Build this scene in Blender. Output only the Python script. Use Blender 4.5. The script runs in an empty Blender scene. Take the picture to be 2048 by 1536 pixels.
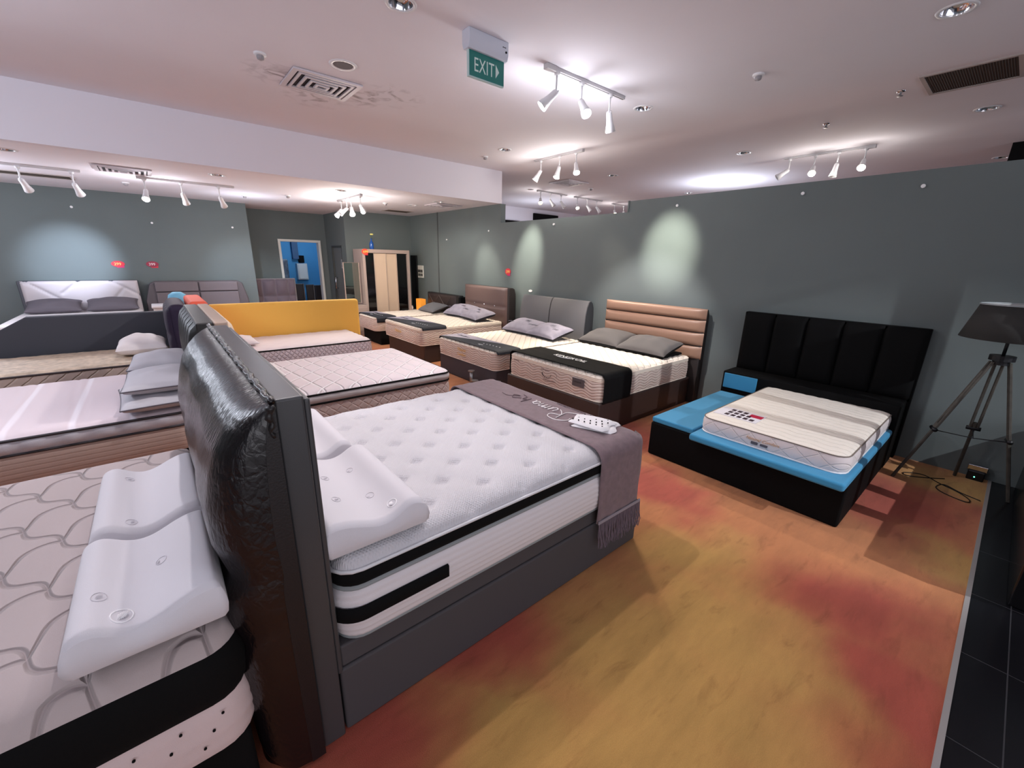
import bpy, math, random
import numpy as np
from mathutils import Vector, Matrix
random.seed(7)
PI = math.pi
sc = bpy.context.scene
COL = sc.collection

# ---------------------------------------------------------------- camera
H = 1.85
yaw, pit, rol = [math.radians(a) for a in (40.146, 16.509, 1.287)]
F_PX = 832.8
fw = Vector((math.sin(yaw)*math.cos(pit), math.cos(yaw)*math.cos(pit), -math.sin(pit)))
rt = Vector((math.cos(yaw), -math.sin(yaw), 0)); up = rt.cross(fw)
r2 = rt*math.cos(rol) + up*math.sin(rol); u2 = -rt*math.sin(rol) + up*math.cos(rol)
cam_d = bpy.data.cameras.new('camera'); cam = bpy.data.objects.new('camera', cam_d); COL.objects.link(cam)
M = Matrix.Identity(4)
for i in range(3):
    M[i][0] = r2[i]; M[i][1] = u2[i]; M[i][2] = -fw[i]
M[2][3] = H
cam.matrix_world = M
cam_d.sensor_width = 36; cam_d.sensor_fit = 'HORIZONTAL'; cam_d.lens = F_PX/2048*36
cam_d.clip_start = .02; cam_d.clip_end = 100
sc.camera = cam

# ---------------------------------------------------------------- view, world
sc.view_settings.view_transform = 'Standard'; sc.view_settings.look = 'None'
sc.view_settings.gamma = 1; sc.view_settings.use_curve_mapping = False
sc.view_settings.exposure = 0.0
sc.cycles.max_bounces = 7; sc.cycles.diffuse_bounces = 5
sc.cycles.sample_clamp_indirect = 4
w = bpy.data.worlds.new('world'); sc.world = w; w.use_nodes = True
w.node_tree.nodes['Background'].inputs[0].default_value = (.60, .66, .85, 1)
w.node_tree.nodes['Background'].inputs[1].default_value = 0.22

def lin(c):
    return tuple((x/12.92 if x <= .04045 else ((x+.055)/1.055)**2.4) for x in [v/255 for v in c])

def spot(name, loc, aim, watts, deg=50, blend=.5, col=(1, .93, .84), r=.03):
    d = bpy.data.lights.new(name, 'SPOT'); d.energy = watts; d.spot_size = math.radians(deg); d.spot_blend = blend
    d.color = col; d.shadow_soft_size = r
    o = bpy.data.objects.new(name, d); COL.objects.link(o); o.location = loc
    o.rotation_euler = (Vector(aim)-Vector(loc)).to_track_quat('-Z', 'Y').to_euler()
    return o
def point(name, loc, watts, col=(1, .95, .9), r=.03):
    d = bpy.data.lights.new(name, 'POINT'); d.energy = watts; d.color = col; d.shadow_soft_size = r
    o = bpy.data.objects.new(name, d); COL.objects.link(o); o.location = loc
    return o

CH, LZ, WX, BY = 3.53, 2.94, 5.60, 7.11     # main ceiling, low ceiling, right wall, bulkhead face
WARM, COOL, NEUT = (1, .86, .68), (.86, .90, 1), (1, .93, .90)
# shop spotlights (off-frame track above the camera, then the visible tracks)
spot('lamp_light', (1.35, 2.50, 3.30), (1.95, 1.15, 0), 98, 96, .45, (1, .93, .94), .035)
spot('lamp_light', (.56, 3.34, 3.30), (-.45, 2.0, .6), 105, 96, .6, (1, .93, .97), .03)
spot('lamp_light', (-1.2, 4.2, 2.9), (-1.3, 4.8, .5), 12, 110, .8, (1, .92, .95), .04)
# mall side light whose rays pass the posts added on the black counter
spot('lamp_light', (4.1, -3.25, 3.30), (4.45, .95, .3), 600, 44, .5, (.92, .95, 1), .02)
# added soft fill standing for mall light, behind the viewer
def area(name, loc, aim, sx, sy, watts, col):
    d = bpy.data.lights.new(name, 'AREA'); d.shape = 'RECTANGLE'; d.size = sx; d.size_y = sy; d.energy = watts; d.color = col
    o = bpy.data.objects.new(name, d); COL.objects.link(o); o.location = loc
    o.rotation_euler = (Vector(aim)-Vector(loc)).to_track_quat('-Z', 'Y').to_euler(); return o
area('mall_fill', (-1.0, -5.2, 1.5), (-.6, 8, 3.4), 9, 2.4, 160, (.95, .93, 1))
for (x, y, z, p_) in ((-2.2, 4.3, 2.9, 105), (-1.9, 1.2, 3.1, 26), (.9, .6, 3.1, 14), (2.6, -.4, 3.05, 7), (-2.4, 9.0, 2.35, 115), (9.5, 4.5, 2.9, 80), (9.0, 9.6, 2.5, 45), (1.6, 9.9, 2.3, 24), (8, -1.2, 2.9, 20)):
    point('fill_light', (x, y, z), p_, (.82, .88, 1), .2)  # unseen fill points added to brighten the ceilings and far areas

# ---------------------------------------------------------------- materials
MATS = {}
def mat(name, col, rough=.8, bump=0, bscale=200, metal=0, spec=.5, sheen=0, emit=0, var=0, vscale=6, coat=0, alpha=1, trans=0, stretch=None):
    if name in MATS: return MATS[name]
    m = bpy.data.materials.new(name); m.use_nodes = True; MATS[name] = m
    nt = m.node_tree; N = nt.nodes; L = nt.links; b = N['Principled BSDF']
    c = lin(col)
    b.inputs['Base Color'].default_value = (*c, 1); b.inputs['Roughness'].default_value = rough
    b.inputs['Metallic'].default_value = metal; b.inputs['Specular IOR Level'].default_value = spec
    if sheen: b.inputs['Sheen Weight'].default_value = sheen
    if coat: b.inputs['Coat Weight'].default_value = coat; b.inputs['Coat Roughness'].default_value = .15
    if emit: b.inputs['Emission Color'].default_value = (*c, 1); b.inputs['Emission Strength'].default_value = emit
    if trans: b.inputs['Transmission Weight'].default_value = trans
    tc = N.new('ShaderNodeTexCoord')
    src = tc.outputs['Object']
    if stretch:
        mp = N.new('ShaderNodeMapping'); mp.inputs['Scale'].default_value = stretch; L.new(src, mp.inputs[0]); src = mp.outputs[0]
    if bump:
        n = N.new('ShaderNodeTexNoise'); n.inputs['Scale'].default_value = bscale; n.inputs['Detail'].default_value = 3
        L.new(src, n.inputs['Vector'])
        bp = N.new('ShaderNodeBump'); bp.inputs['Strength'].default_value = bump; bp.inputs['Distance'].default_value = .002
        L.new(n.outputs['Fac'], bp.inputs['Height']); L.new(bp.outputs[0], b.inputs['Normal'])
    if var:
        n = N.new('ShaderNodeTexNoise'); n.inputs['Scale'].default_value = vscale; n.inputs['Detail'].default_value = 4
        L.new(src, n.inputs['Vector'])
        r = N.new('ShaderNodeValToRGB'); r.color_ramp.elements[0].position = .3; r.color_ramp.elements[1].position = .7
        r.color_ramp.elements[0].color = (*[x*(1-var) for x in c], 1); r.color_ramp.elements[1].color = (*[min(1, x*(1+var)) for x in c], 1)
        L.new(n.outputs['Fac'], r.inputs[0]); L.new(r.outputs[0], b.inputs['Base Color'])
    return m
def emat(name, col, s):
    if name in MATS: return MATS[name]
    m = bpy.data.materials.new(name); m.use_nodes = True; MATS[name] = m
    N = m.node_tree.nodes; N.remove(N['Principled BSDF']); e = N.new('ShaderNodeEmission')
    e.inputs[0].default_value = (*lin(col), 1); e.inputs[1].default_value = s
    m.node_tree.links.new(e.outputs[0], N['Material Output'].inputs[0]); return m

def carpet_mat():
    m = bpy.data.materials.new('carpet'); m.use_nodes = True; nt = m.node_tree; N = nt.nodes; L = nt.links
    b = N['Principled BSDF']; b.inputs['Roughness'].default_value = .95; b.inputs['Specular IOR Level'].default_value = .1
    b.inputs['Sheen Weight'].default_value = .15
    tc = N.new('ShaderNodeTexCoord')
    wn = N.new('ShaderNodeTexNoise'); wn.inputs['Scale'].default_value = 1.6; wn.inputs['Detail'].default_value = 3
    L.new(tc.outputs['Object'], wn.inputs['Vector'])
    ad = N.new('ShaderNodeVectorMath'); ad.operation = 'MULTIPLY_ADD'
    L.new(wn.outputs['Color'], ad.inputs[0]); ad.inputs[1].default_value = (.9, .9, 0); L.new(tc.outputs['Object'], ad.inputs[2])
    def blobs(lst):
        out = None
        for x, y, r in lst:
            d = N.new('ShaderNodeVectorMath'); d.operation = 'DISTANCE'; L.new(ad.outputs[0], d.inputs[0]); d.inputs[1].default_value = (x+.45, y+.45, 0)
            mr = N.new('ShaderNodeMapRange'); mr.interpolation_type = 'SMOOTHSTEP'
            mr.inputs[1].default_value = r*1.15; mr.inputs[2].default_value = r*.25; L.new(d.outputs['Value'], mr.inputs[0])
            if out is None: out = mr.outputs[0]
            else:
                mx = N.new('ShaderNodeMath'); mx.operation = 'MAXIMUM'; L.new(out, mx.inputs[0]); L.new(mr.outputs[0], mx.inputs[1]); out = mx.outputs[0]
        return out
    base = N.new('ShaderNodeRGB'); base.outputs[0].default_value = (*lin((184, 120, 78)), 1)
    def mix(a, fac, col):
        mx = N.new('ShaderNodeMix'); mx.data_type = 'RGBA'; L.new(fac, mx.inputs['Factor']); L.new(a, mx.inputs['A']); mx.inputs['B'].default_value = (*lin(col), 1)
        return mx.outputs['Result']
    # generic patches everywhere, plus the large ones seen in the photo
    g = N.new('ShaderNodeTexNoise'); g.inputs['Scale'].default_value = .75; g.inputs['Detail'].default_value = 1
    L.new(tc.outputs['Object'], g.inputs['Vector'])
    g1 = N.new('ShaderNodeMapRange'); g1.interpolation_type = 'SMOOTHSTEP'; g1.inputs[1].default_value = .56; g1.inputs[2].default_value = .68; g1.inputs[4].default_value = .7
    L.new(g.outputs['Fac'], g1.inputs[0])
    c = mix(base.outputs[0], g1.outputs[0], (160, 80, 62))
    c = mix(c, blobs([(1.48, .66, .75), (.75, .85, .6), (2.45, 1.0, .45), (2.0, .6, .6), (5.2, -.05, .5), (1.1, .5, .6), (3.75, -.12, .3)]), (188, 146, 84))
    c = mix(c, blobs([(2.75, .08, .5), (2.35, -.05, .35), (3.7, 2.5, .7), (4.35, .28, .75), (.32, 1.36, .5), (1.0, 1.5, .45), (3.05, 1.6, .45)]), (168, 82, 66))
    # scuffs and dark prints with a shape of their own
    s = N.new('ShaderNodeTexNoise'); s.inputs['Scale'].default_value = 5; s.inputs['Detail'].default_value = 5; s.inputs['Roughness'].default_value = .6; s.inputs['Distortion'].default_value = .6
    mp = N.new('ShaderNodeMapping'); mp.inputs['Scale'].default_value = (.7, 2.6, 1); mp.inputs['Rotation'].default_value = (0, 0, .35)
    L.new(tc.outputs['Object'], mp.inputs[0]); L.new(mp.outputs[0], s.inputs['Vector'])
    sm = N.new('ShaderNodeMapRange'); sm.inputs[1].default_value = .56; sm.inputs[2].default_value = .78; sm.inputs[4].default_value = .45; L.new(s.outputs['Fac'], sm.inputs[0])
    c = mix(c, sm.outputs[0], (104, 58, 34))
    md = N.new('ShaderNodeTexNoise'); md.inputs['Scale'].default_value = 3.2; md.inputs['Detail'].default_value = 7; md.inputs['Roughness'].default_value = .65; L.new(mp.outputs[0], md.inputs['Vector'])
    mm_ = N.new('ShaderNodeMapRange'); mm_.inputs[1].default_value = .3; mm_.inputs[2].default_value = .7; mm_.inputs[3].default_value = .84; mm_.inputs[4].default_value = 1.12; L.new(md.outputs['Fac'], mm_.inputs[0])
    m3 = N.new('ShaderNodeMix'); m3.data_type = 'RGBA'; m3.blend_type = 'MULTIPLY'; m3.inputs['Factor'].default_value = 1
    L.new(c, m3.inputs['A']); L.new(mm_.outputs[0], m3.inputs['B']); c = m3.outputs['Result']
    f = N.new('ShaderNodeTexNoise'); f.inputs['Scale'].default_value = 260; f.inputs['Detail'].default_value = 2; L.new(tc.outputs['Object'], f.inputs['Vector'])
    fr = N.new('ShaderNodeMapRange'); fr.inputs[3].default_value = .8; fr.inputs[4].default_value = 1.2; L.new(f.outputs['Fac'], fr.inputs[0])
    mu = N.new('ShaderNodeMix'); mu.data_type = 'RGBA'; mu.blend_type = 'MULTIPLY'; mu.inputs['Factor'].default_value = 1
    L.new(c, mu.inputs['A']); L.new(fr.outputs[0], mu.inputs['B']); L.new(mu.outputs['Result'], b.inputs['Base Color'])
    bp = N.new('ShaderNodeBump'); bp.inputs['Strength'].default_value = .5; bp.inputs['Distance'].default_value = .006
    L.new(f.outputs['Fac'], bp.inputs['Height']); L.new(bp.outputs[0], b.inputs['Normal'])
    return m
def tile_mat():
    m = mat('black_tile', (16, 16, 19), .22, spec=.5)
    nt = m.node_tree; N = nt.nodes; L = nt.links; b = N['Principled BSDF']
    tc = N.new('ShaderNodeTexCoord'); mp = N.new('ShaderNodeMapping'); mp.inputs['Location'].default_value = (.27, .38, 0)
    br = N.new('ShaderNodeTexBrick'); br.offset = 0; br.inputs['Scale'].default_value = 1; br.inputs['Mortar Size'].default_value = .0025
    br.inputs['Brick Width'].default_value = .62; br.inputs['Row Height'].default_value = .62
    br.inputs['Color1'].default_value = (.006, .006, .008, 1); br.inputs['Color2'].default_value = (.008, .008, .01, 1); br.inputs['Mortar'].default_value = (.05, .05, .055, 1)
    L.new(tc.outputs['Object'], mp.inputs[0]); L.new(mp.outputs[0], br.inputs['Vector']); L.new(br.outputs['Color'], b.inputs['Base Color'])
    return m

def quilt(name, col, kind, p, wline=.006, depth=.006, lcol=None, rough=.88, fine=420, sheen=.15, fstr=.3):
    """stitched fabric: seam lines as bump plus line colour, darker ones painting in seam shade"""
    if name in MATS: return MATS[name]
    m = mat(name, col, rough, 0, sheen=sheen); nt = m.node_tree; N = nt.nodes; L = nt.links; b = N['Principled BSDF']
    tc = N.new('ShaderNodeTexCoord'); sp = N.new('ShaderNodeSeparateXYZ'); L.new(tc.outputs['Object'], sp.inputs[0])
    def M(op, a, c=None):
        n = N.new('ShaderNodeMath'); n.operation = op
        for k, v in enumerate((a, c)):
            if v is None: continue
            if isinstance(v, (int, float)): n.inputs[k].default_value = v
            else: L.new(v, n.inputs[k])
        return n.outputs[0]
    X, Y, Z = sp.outputs; S = M('ADD', X, Y)
    def dist(q, per): return M('MULTIPLY', M('PINGPONG', q, .5), per)
    if kind == 'diamond':
        px, py = p; a = M('ADD', M('DIVIDE', X, px), M('DIVIDE', Y, py)); c = M('SUBTRACT', M('DIVIDE', X, px), M('DIVIDE', Y, py))
        d = M('MINIMUM', dist(a, px*.7), dist(c, px*.7))
    elif kind == 'wave':
        amp, wl, per = p; d = dist(M('DIVIDE', M('ADD', Z, M('MULTIPLY', M('SINE', M('MULTIPLY', S, 2*PI/wl)), amp)), per), per)
    elif kind == 'rib': d = dist(M('DIVIDE', Z, p[0]), p[0])
    elif kind == 'diag': d = dist(M('DIVIDE', M('ADD', S, M('MULTIPLY', Z, p[1])), p[0]), p[0]*.7)
    elif kind == 'cross':
        zk = M('MULTIPLY', Z, p[1])
        d = M('MINIMUM', dist(M('DIVIDE', M('ADD', S, zk), p[0]), p[0]*.7), dist(M('DIVIDE', M('SUBTRACT', S, zk), p[0]), p[0]*.7))
    elif kind == 'skew':
        d = M('MINIMUM', dist(M('DIVIDE', M('SUBTRACT', X, Y), p[0]), p[0]*.7), dist(M('DIVIDE', M('ADD', X, M('MULTIPLY', Y, p[2])), p[1]), p[1]))
    elif kind == 'scallop':
        u = M('DIVIDE', X, .25); v = M('DIVIDE', Y, .32)
        a = M('ADD', M('ADD', u, v), M('MULTIPLY', M('SINE', M('MULTIPLY', M('SUBTRACT', u, v), 2*PI)), .09))
        c = M('ADD', M('SUBTRACT', u, v), M('MULTIPLY', M('ABSOLUTE', M('SINE', M('MULTIPLY', a, PI))), .30))
        d = M('MINIMUM', dist(a, .16), dist(c, .16))
    elif kind == 'lines':
        amp, wl, per = p; d = dist(M('DIVIDE', M('ADD', X, M('MULTIPLY', M('SINE', M('MULTIPLY', Y, 2*PI/wl)), amp)), per), per)
    mr = N.new('ShaderNodeMapRange'); mr.interpolation_type = 'SMOOTHSTEP'; mr.inputs[1].default_value = 0; mr.inputs[2].default_value = wline*2; L.new(d, mr.inputs[0])
    if lcol:  # lines darker than the cloth stand for shade along the stitching
        m2 = N.new('ShaderNodeMapRange'); m2.inputs[1].default_value = wline*.35; m2.inputs[2].default_value = wline*.8; L.new(d, m2.inputs[0])
        mx = N.new('ShaderNodeMix'); mx.data_type = 'RGBA'; L.new(m2.outputs[0], mx.inputs['Factor'])
        mx.inputs['A'].default_value = (*lin(lcol), 1); mx.inputs['B'].default_value = (*lin(col), 1); L.new(mx.outputs['Result'], b.inputs['Base Color'])
    f = N.new('ShaderNodeTexNoise'); f.inputs['Scale'].default_value = fine; L.new(tc.outputs['Object'], f.inputs['Vector'])
    b1 = N.new('ShaderNodeBump'); b1.inputs['Strength'].default_value = fstr; b1.inputs['Distance'].default_value = .002; L.new(f.outputs['Fac'], b1.inputs['Height'])
    b2 = N.new('ShaderNodeBump'); b2.inputs['Strength'].default_value = 1; b2.inputs['Distance'].default_value = depth; L.new(mr.outputs[0], b2.inputs['Height'])
    L.new(b1.outputs[0], b2.inputs['Normal']); L.new(b2.outputs[0], b.inputs['Normal'])
    return m

M_wall = mat('wall_paint', (98, 107, 107), .75, .15, 90, var=.04, vscale=1.2)
M_ceil = mat('ceiling_paint', (228, 225, 232), .85, .1, 60, var=.02, vscale=1)
def add_stains(m, spots_):
    nt = m.node_tree; N = nt.nodes; L = nt.links; b = N['Principled BSDF']; src = b.inputs['Base Color'].links[0].from_socket
    tc = N.new('ShaderNodeTexCoord'); out = None
    for (x, y, r) in spots_:
        d = N.new('ShaderNodeVectorMath'); d.operation = 'DISTANCE'; L.new(tc.outputs['Object'], d.inputs[0]); d.inputs[1].default_value = (x, y, 3.53)
        mr = N.new('ShaderNodeMapRange'); mr.inputs[1].default_value = r; mr.inputs[2].default_value = 0; L.new(d.outputs['Value'], mr.inputs[0])
        if out is None: out = mr.outputs[0]
        else:
            mx = N.new('ShaderNodeMath'); mx.operation = 'MAXIMUM'; L.new(out, mx.inputs[0]); L.new(mr.outputs[0], mx.inputs[1]); out = mx.outputs[0]
    n = N.new('ShaderNodeTexNoise'); n.inputs['Scale'].default_value = 5; n.inputs['Detail'].default_value = 6; n.inputs['Distortion'].default_value = 1.5; L.new(tc.outputs['Object'], n.inputs['Vector'])
    nr = N.new('ShaderNodeMapRange'); nr.inputs[1].default_value = .48; nr.inputs[2].default_value = .75; L.new(n.outputs['Fac'], nr.inputs[0])
    mu = N.new('ShaderNodeMath'); mu.operation = 'MULTIPLY'; L.new(out, mu.inputs[0]); L.new(nr.outputs[0], mu.inputs[1])
    mx = N.new('ShaderNodeMix'); mx.data_type = 'RGBA'; L.new(mu.outputs[0], mx.inputs['Factor']); L.new(src, mx.inputs['A']); mx.inputs['B'].default_value = (*lin((96, 84, 90)), 1)
    L.new(mx.outputs['Result'], b.inputs['Base Color'])
add_stains(M_ceil, [(1.25, 5.1, .35), (2.05, 5.1, .45), (2.3, 4.9, .4), (1.7, 5.5, .4)])
M_beam = mat('bulkhead_paint', (224, 220, 228), .8, .1, 60)
M_white = mat('white_plastic', (225, 225, 228), .35)
M_wfab = mat('white_knit', (226, 220, 222), .9, .35, 420, sheen=.2)
M_ivory = mat('ivory_knit', (226, 214, 200), .9, .35, 420, sheen=.1)
M_iq = quilt('ivory_quilt', (226, 215, 202), 'diamond', (.13, .13), .006, .007, (206, 192, 176))
M_side = quilt('ivory_damask', (208, 190, 180), 'wave', (.016, .24, .034), .005, .006, (176, 152, 142))
M_black = mat('black_fabric', (10, 10, 11), .9, .3, 300, spec=.2)
M_black2 = mat('black_base_fabric', (8, 8, 9), .9, .3, 260, spec=.2)
M_dark = mat('black_leather', (26, 24, 25), .42, .3, 120)
M_chrome = mat('chrome', (225, 225, 230), .12, metal=1)
M_grey_metal = mat('grey_metal', (150, 150, 152), .35, metal=.8)
M_bulb = emat('lamp_glow', (255, 246, 226), 60)
M_bulb_w = emat('lamp_glow_warm', (255, 226, 170), 40)

# ---------------------------------------------------------------- mesh helpers
class G:
    def __init__(s): s.v = []; s.f = []
    def add(s, v, f):
        n = len(s.v); s.v += [tuple(map(float, p)) for p in v]; s.f += [tuple(i+n for i in q) for q in f]; return s
    def box(s, x0, x1, y0, y1, z0, z1):
        return s.add([(x0,y0,z0),(x1,y0,z0),(x1,y1,z0),(x0,y1,z0),(x0,y0,z1),(x1,y0,z1),(x1,y1,z1),(x0,y1,z1)],
                     [(0,3,2,1),(4,5,6,7),(0,1,5,4),(1,2,6,5),(2,3,7,6),(3,0,4,7)])
    def prism(s, poly, axis, a0, a1):
        # poly: 2D points (counterclockwise) in the two other axes, extruded along axis
        n = len(poly)
        def P(p, a):
            q = list(p); q.insert(axis, a); return q
        v = [P(p, a0) for p in poly] + [P(p, a1) for p in poly]
        f = [tuple(range(n))[::-1], tuple(range(n, 2*n))] + [(i, (i+1) % n, n+(i+1) % n, n+i) for i in range(n)]
        return s.add(v, f)
    def tube(s, pts, r, n=8, closed=False, cap=True):
        pts = [Vector(p) for p in pts]; m = len(pts); V = []; Fc = []
        rr = r if isinstance(r, (list, tuple)) else [r]*m
        t0 = None
        for i, p in enumerate(pts):
            a = pts[(i-1) % m] if (closed or i > 0) else p; b = pts[(i+1) % m] if (closed or i < m-1) else p
            t = (b-a).normalized()
            if t0 is None:
                u = t.orthogonal().normalized()
                if abs(t.z) < .9: u = (Vector((0,0,1)) - t*t.z).normalized()
            else: u = (u - t*u.dot(t)).normalized()
            t0 = t; vv = t.cross(u)
            for k in range(n):
                an = 2*PI*k/n; V.append(p + (u*math.cos(an)+vv*math.sin(an))*rr[i])
        for i in range(m if closed else m-1):
            j = (i+1) % m
            for k in range(n): Fc.append((i*n+k, i*n+(k+1) % n, j*n+(k+1) % n, j*n+k))
        if cap and not closed: Fc += [tuple(range(n))[::-1], tuple(range((m-1)*n, m*n))]
        return s.add(V, Fc)
    def cyl(s, a, b, r, n=20, r2=None): return s.tube([a, b], [r, r if r2 is None else r2], n)
    def lathe(s, c, prof, n=24, axis=2):
        V = []; Fc = []; m = len(prof)
        for (r, h) in prof:
            for k in range(n):
                a = 2*PI*k/n; V.append((c[0]+r*math.cos(a), c[1]+r*math.sin(a), c[2]+h))
        for i in range(m-1):
            for k in range(n): Fc.append((i*n+k, i*n+(k+1) % n, (i+1)*n+(k+1) % n, (i+1)*n+k))
        return s.add(V, Fc)
    def grid(s, X, Y, Z, wrap=False, flip=False):
        nu, nv = X.shape; V = np.stack([X, Y, Z], -1).reshape(-1, 3); Fc = []
        for i in range(nu if wrap else nu-1):
            j = (i+1) % nu
            for k in range(nv-1):
                q = (i*nv+k, j*nv+k, j*nv+k+1, i*nv+k+1); Fc.append(q[::-1] if flip else q)
        return s.add(V, Fc)

NAMES = {}
def mk(name, g, m, parent=None, org=(0,0,0), smooth=False, bevel=0, seg=3, solid=0, sub=0, angle=None):
    me = bpy.data.meshes.new(name)
    o3 = np.array(org, float); v = (np.array(g.v)-o3)
    me.from_pydata(v.tolist(), [], g.f); me.update()
    ob = bpy.data.objects.new(name, me); COL.objects.link(ob)
    if m: me.materials.append(m)
    if parent is not None: ob.parent = parent
    else: ob.location = org
    if smooth: me.polygons.foreach_set('use_smooth', [True]*len(me.polygons))
    if solid:
        md = ob.modifiers.new('solid', 'SOLIDIFY'); md.thickness = solid; md.offset = -1
    if bevel:
        md = ob.modifiers.new('bevel', 'BEVEL'); md.width = bevel; md.segments = seg; md.limit_method = 'ANGLE'; md.angle_limit = math.radians(35)
        me.polygons.foreach_set('use_smooth', [True]*len(me.polygons)); md.harden_normals = True
    if sub:
        md = ob.modifiers.new('sub', 'SUBSURF'); md.levels = sub; md.render_levels = sub
    return ob
class Thing:
    def __init__(s, name, label, cat, loc, group=None, kind=None):
        s.o = bpy.data.objects.new(name, None); COL.objects.link(s.o); s.o.location = loc; s.loc = loc
        s.o.empty_display_size = .1
        s.o['label'] = label; s.o['category'] = cat
        if group: s.o['group'] = group
        if kind: s.o['kind'] = kind
    def part(s, name, g, m, parent=None, label=None, **k):
        ob = mk(name, g, m, parent or s.o, s.loc, **k)
        if label: ob['label'] = label
        return ob
def single(name, label, cat, g, m, loc, group=None, **k):
    o = mk(name, g, m, None, loc, **k); o['label'] = label; o['category'] = cat
    if group: o['group'] = group
    return o
def struct(name, g, m, parent=None, **k):
    o = mk(name, g, m, parent, **k)
    if parent is None: o['kind'] = 'structure'
    return o
def text(name, s, m, parent, org, loc, right, upv, size, shear=0, ext=.0008, align='LEFT', space=1.0, wx=1):
    cu = bpy.data.curves.new(name, 'FONT'); cu.body = s; cu.size = size; cu.shear = shear; cu.extrude = ext; cu.align_x = align; cu.space_character = space
    o = bpy.data.objects.new(name, cu); COL.objects.link(o); cu.materials.append(m)
    if wx != 1: sx_ = wx
    else: sx_ = 1
    R = Vector(right).normalized(); U = Vector(upv).normalized(); Nn = R.cross(U)
    mm = Matrix.Identity(4)
    for i in range(3): mm[i][0] = R[i]*sx_; mm[i][1] = U[i]; mm[i][2] = Nn[i]; mm[i][3] = loc[i]-org[i]
    me = bpy.data.meshes.new_from_object(o); bpy.data.objects.remove(o); bpy.data.curves.remove(cu)
    o = bpy.data.objects.new(name, me); COL.objects.link(o); o.parent = parent; o.matrix_local = mm
    return o

# rounded-rectangle perimeter: returns points, normals, arc length
def perim(x0, x1, y0, y1, r, step=.02):
    P = []; Nn = []
    segs = [((x0+r, y0), (x1-r, y0), (0, -1)), ((x1-r, y0+r), -PI/2), ((x1, y0+r), (x1, y1-r), (1, 0)), ((x1-r, y1-r), 0),
            ((x1-r, y1), (x0+r, y1), (0, 1)), ((x0+r, y1-r), PI/2), ((x0, y1-r), (x0, y0+r), (-1, 0)), ((x0+r, y0+r), PI)]
    for sg in segs:
        if len(sg) == 3:
            a, b, n = sg; L = math.dist(a, b); k = max(1, round(L/step))
            for i in range(k): t = i/k; P.append((a[0]+(b[0]-a[0])*t, a[1]+(b[1]-a[1])*t)); Nn.append(n)
        else:
            c, a0 = sg; k = max(4, round(r*PI/2/step))
            for i in range(k): a = a0+PI/2*i/k; P.append((c[0]+r*math.cos(a), c[1]+r*math.sin(a))); Nn.append((math.cos(a), math.sin(a)))
    P = np.array(P); Nn = np.array(Nn); d = np.linalg.norm(np.roll(P, -1, 0)-P, axis=1); s = np.concatenate([[0], np.cumsum(d)[:-1]])
    return P, Nn, s
def band(x0, x1, y0, y1, r, z0, z1, bulge=.004, disp=None, rows=4, step=.025):
    P, Nn, s = perim(x0, x1, y0, y1, r, step)
    t = np.linspace(0, 1, rows+1)[None, :]; S = s[:, None]+0*t; Z = z0+(z1-z0)*t+0*S
    off = bulge*np.sin(PI*t)**.6+0*S
    if disp is not None: off = off+disp(S, Z-z0)*np.minimum(1, 4*np.sin(PI*t))
    X = P[:, 0:1]+Nn[:, 0:1]*off; Y = P[:, 1:2]+Nn[:, 1:2]*off
    return G().grid(X, Y, Z, wrap=True)
def toppanel(x0, x1, y0, y1, r, z, crown=.03, edge=.12, fn=None, step=.025, wall=0.0):
    nx = int((x1-x0)/step); ny = int((y1-y0)/step)
    cx, cy, a, b = (x0+x1)/2, (y0+y1)/2, (x1-x0)/2, (y1-y0)/2
    gx = np.linspace(-1, 1, nx+1); gy = np.linspace(-1, 1, ny+1)
    X, Y = np.meshgrid(gx*a, gy*b, indexing='ij')
    dx = np.clip((np.abs(X)-(a-r))/r, 0, 1); dy = np.clip((np.abs(Y)-(b-r))/r, 0, 1)
    in_c = (dx > 0) & (dy > 0)
    X2 = np.where(in_c, np.sign(X)*(a-r+r*dx*np.sqrt(1-dy**2/2)), X); Y2 = np.where(in_c, np.sign(Y)*(b-r+r*dy*np.sqrt(1-dx**2/2)), Y)
    d = np.minimum(a-np.abs(X), b-np.abs(Y)); e = np.clip(1-d/edge, 0, 1)
    Z = z+crown*np.sqrt(np.clip(1-e**2.4, 0, 1))
    if fn is not None: Z = Z+fn(X2+cx, Y2+cy)*(1-e**4)
    return G().grid(X2+cx, Y2+cy, Z)
def bottompanel(x0, x1, y0, y1, r, z):
    P, Nn, s = perim(x0, x1, y0, y1, r, .06)
    return G().add([(p[0], p[1], z) for p in P], [tuple(range(len(P)))[::-1]])
def ringtube(x0, x1, y0, y1, r, z, rad=.006, step=.04):
    P, Nn, s = perim(x0, x1, y0, y1, r, step)
    return G().tube([(p[0], p[1], z) for p in P], rad, 6, closed=True)

def groove(d, w): return np.exp(-(d/w)**2)
def diamond(px, py, depth, wdt=.012):
    def f(X, Y):
        a = X/px+Y/py; b = X/px-Y/py
        da = np.abs((a+.5) % 1-.5)*px*.7; db = np.abs((b+.5) % 1-.5)*px*.7
        return depth*(-groove(da, wdt)-groove(db, wdt)) + depth*.6*(np.abs(np.sin(PI*a)*np.sin(PI*b)))
    return f
def waves(amp, wl, sp, depth, w=.006):
    def f(S, Z):
        q = (Z+amp*np.sin(2*PI*S/wl))/sp
        return -depth*groove(np.abs((q+.5) % 1-.5)*sp, w)
    return f
def ribs(sp, depth): return lambda S, Z: depth*(np.abs(np.sin(PI*Z/sp))-.6)
def diag(sp, depth, k=1.2):
    def f(S, Z):
        a = (S+k*Z)/sp; b = (S-k*Z)/sp
        return -depth*(groove(np.abs((a+.5) % 1-.5)*sp, .01))
    return f
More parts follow.
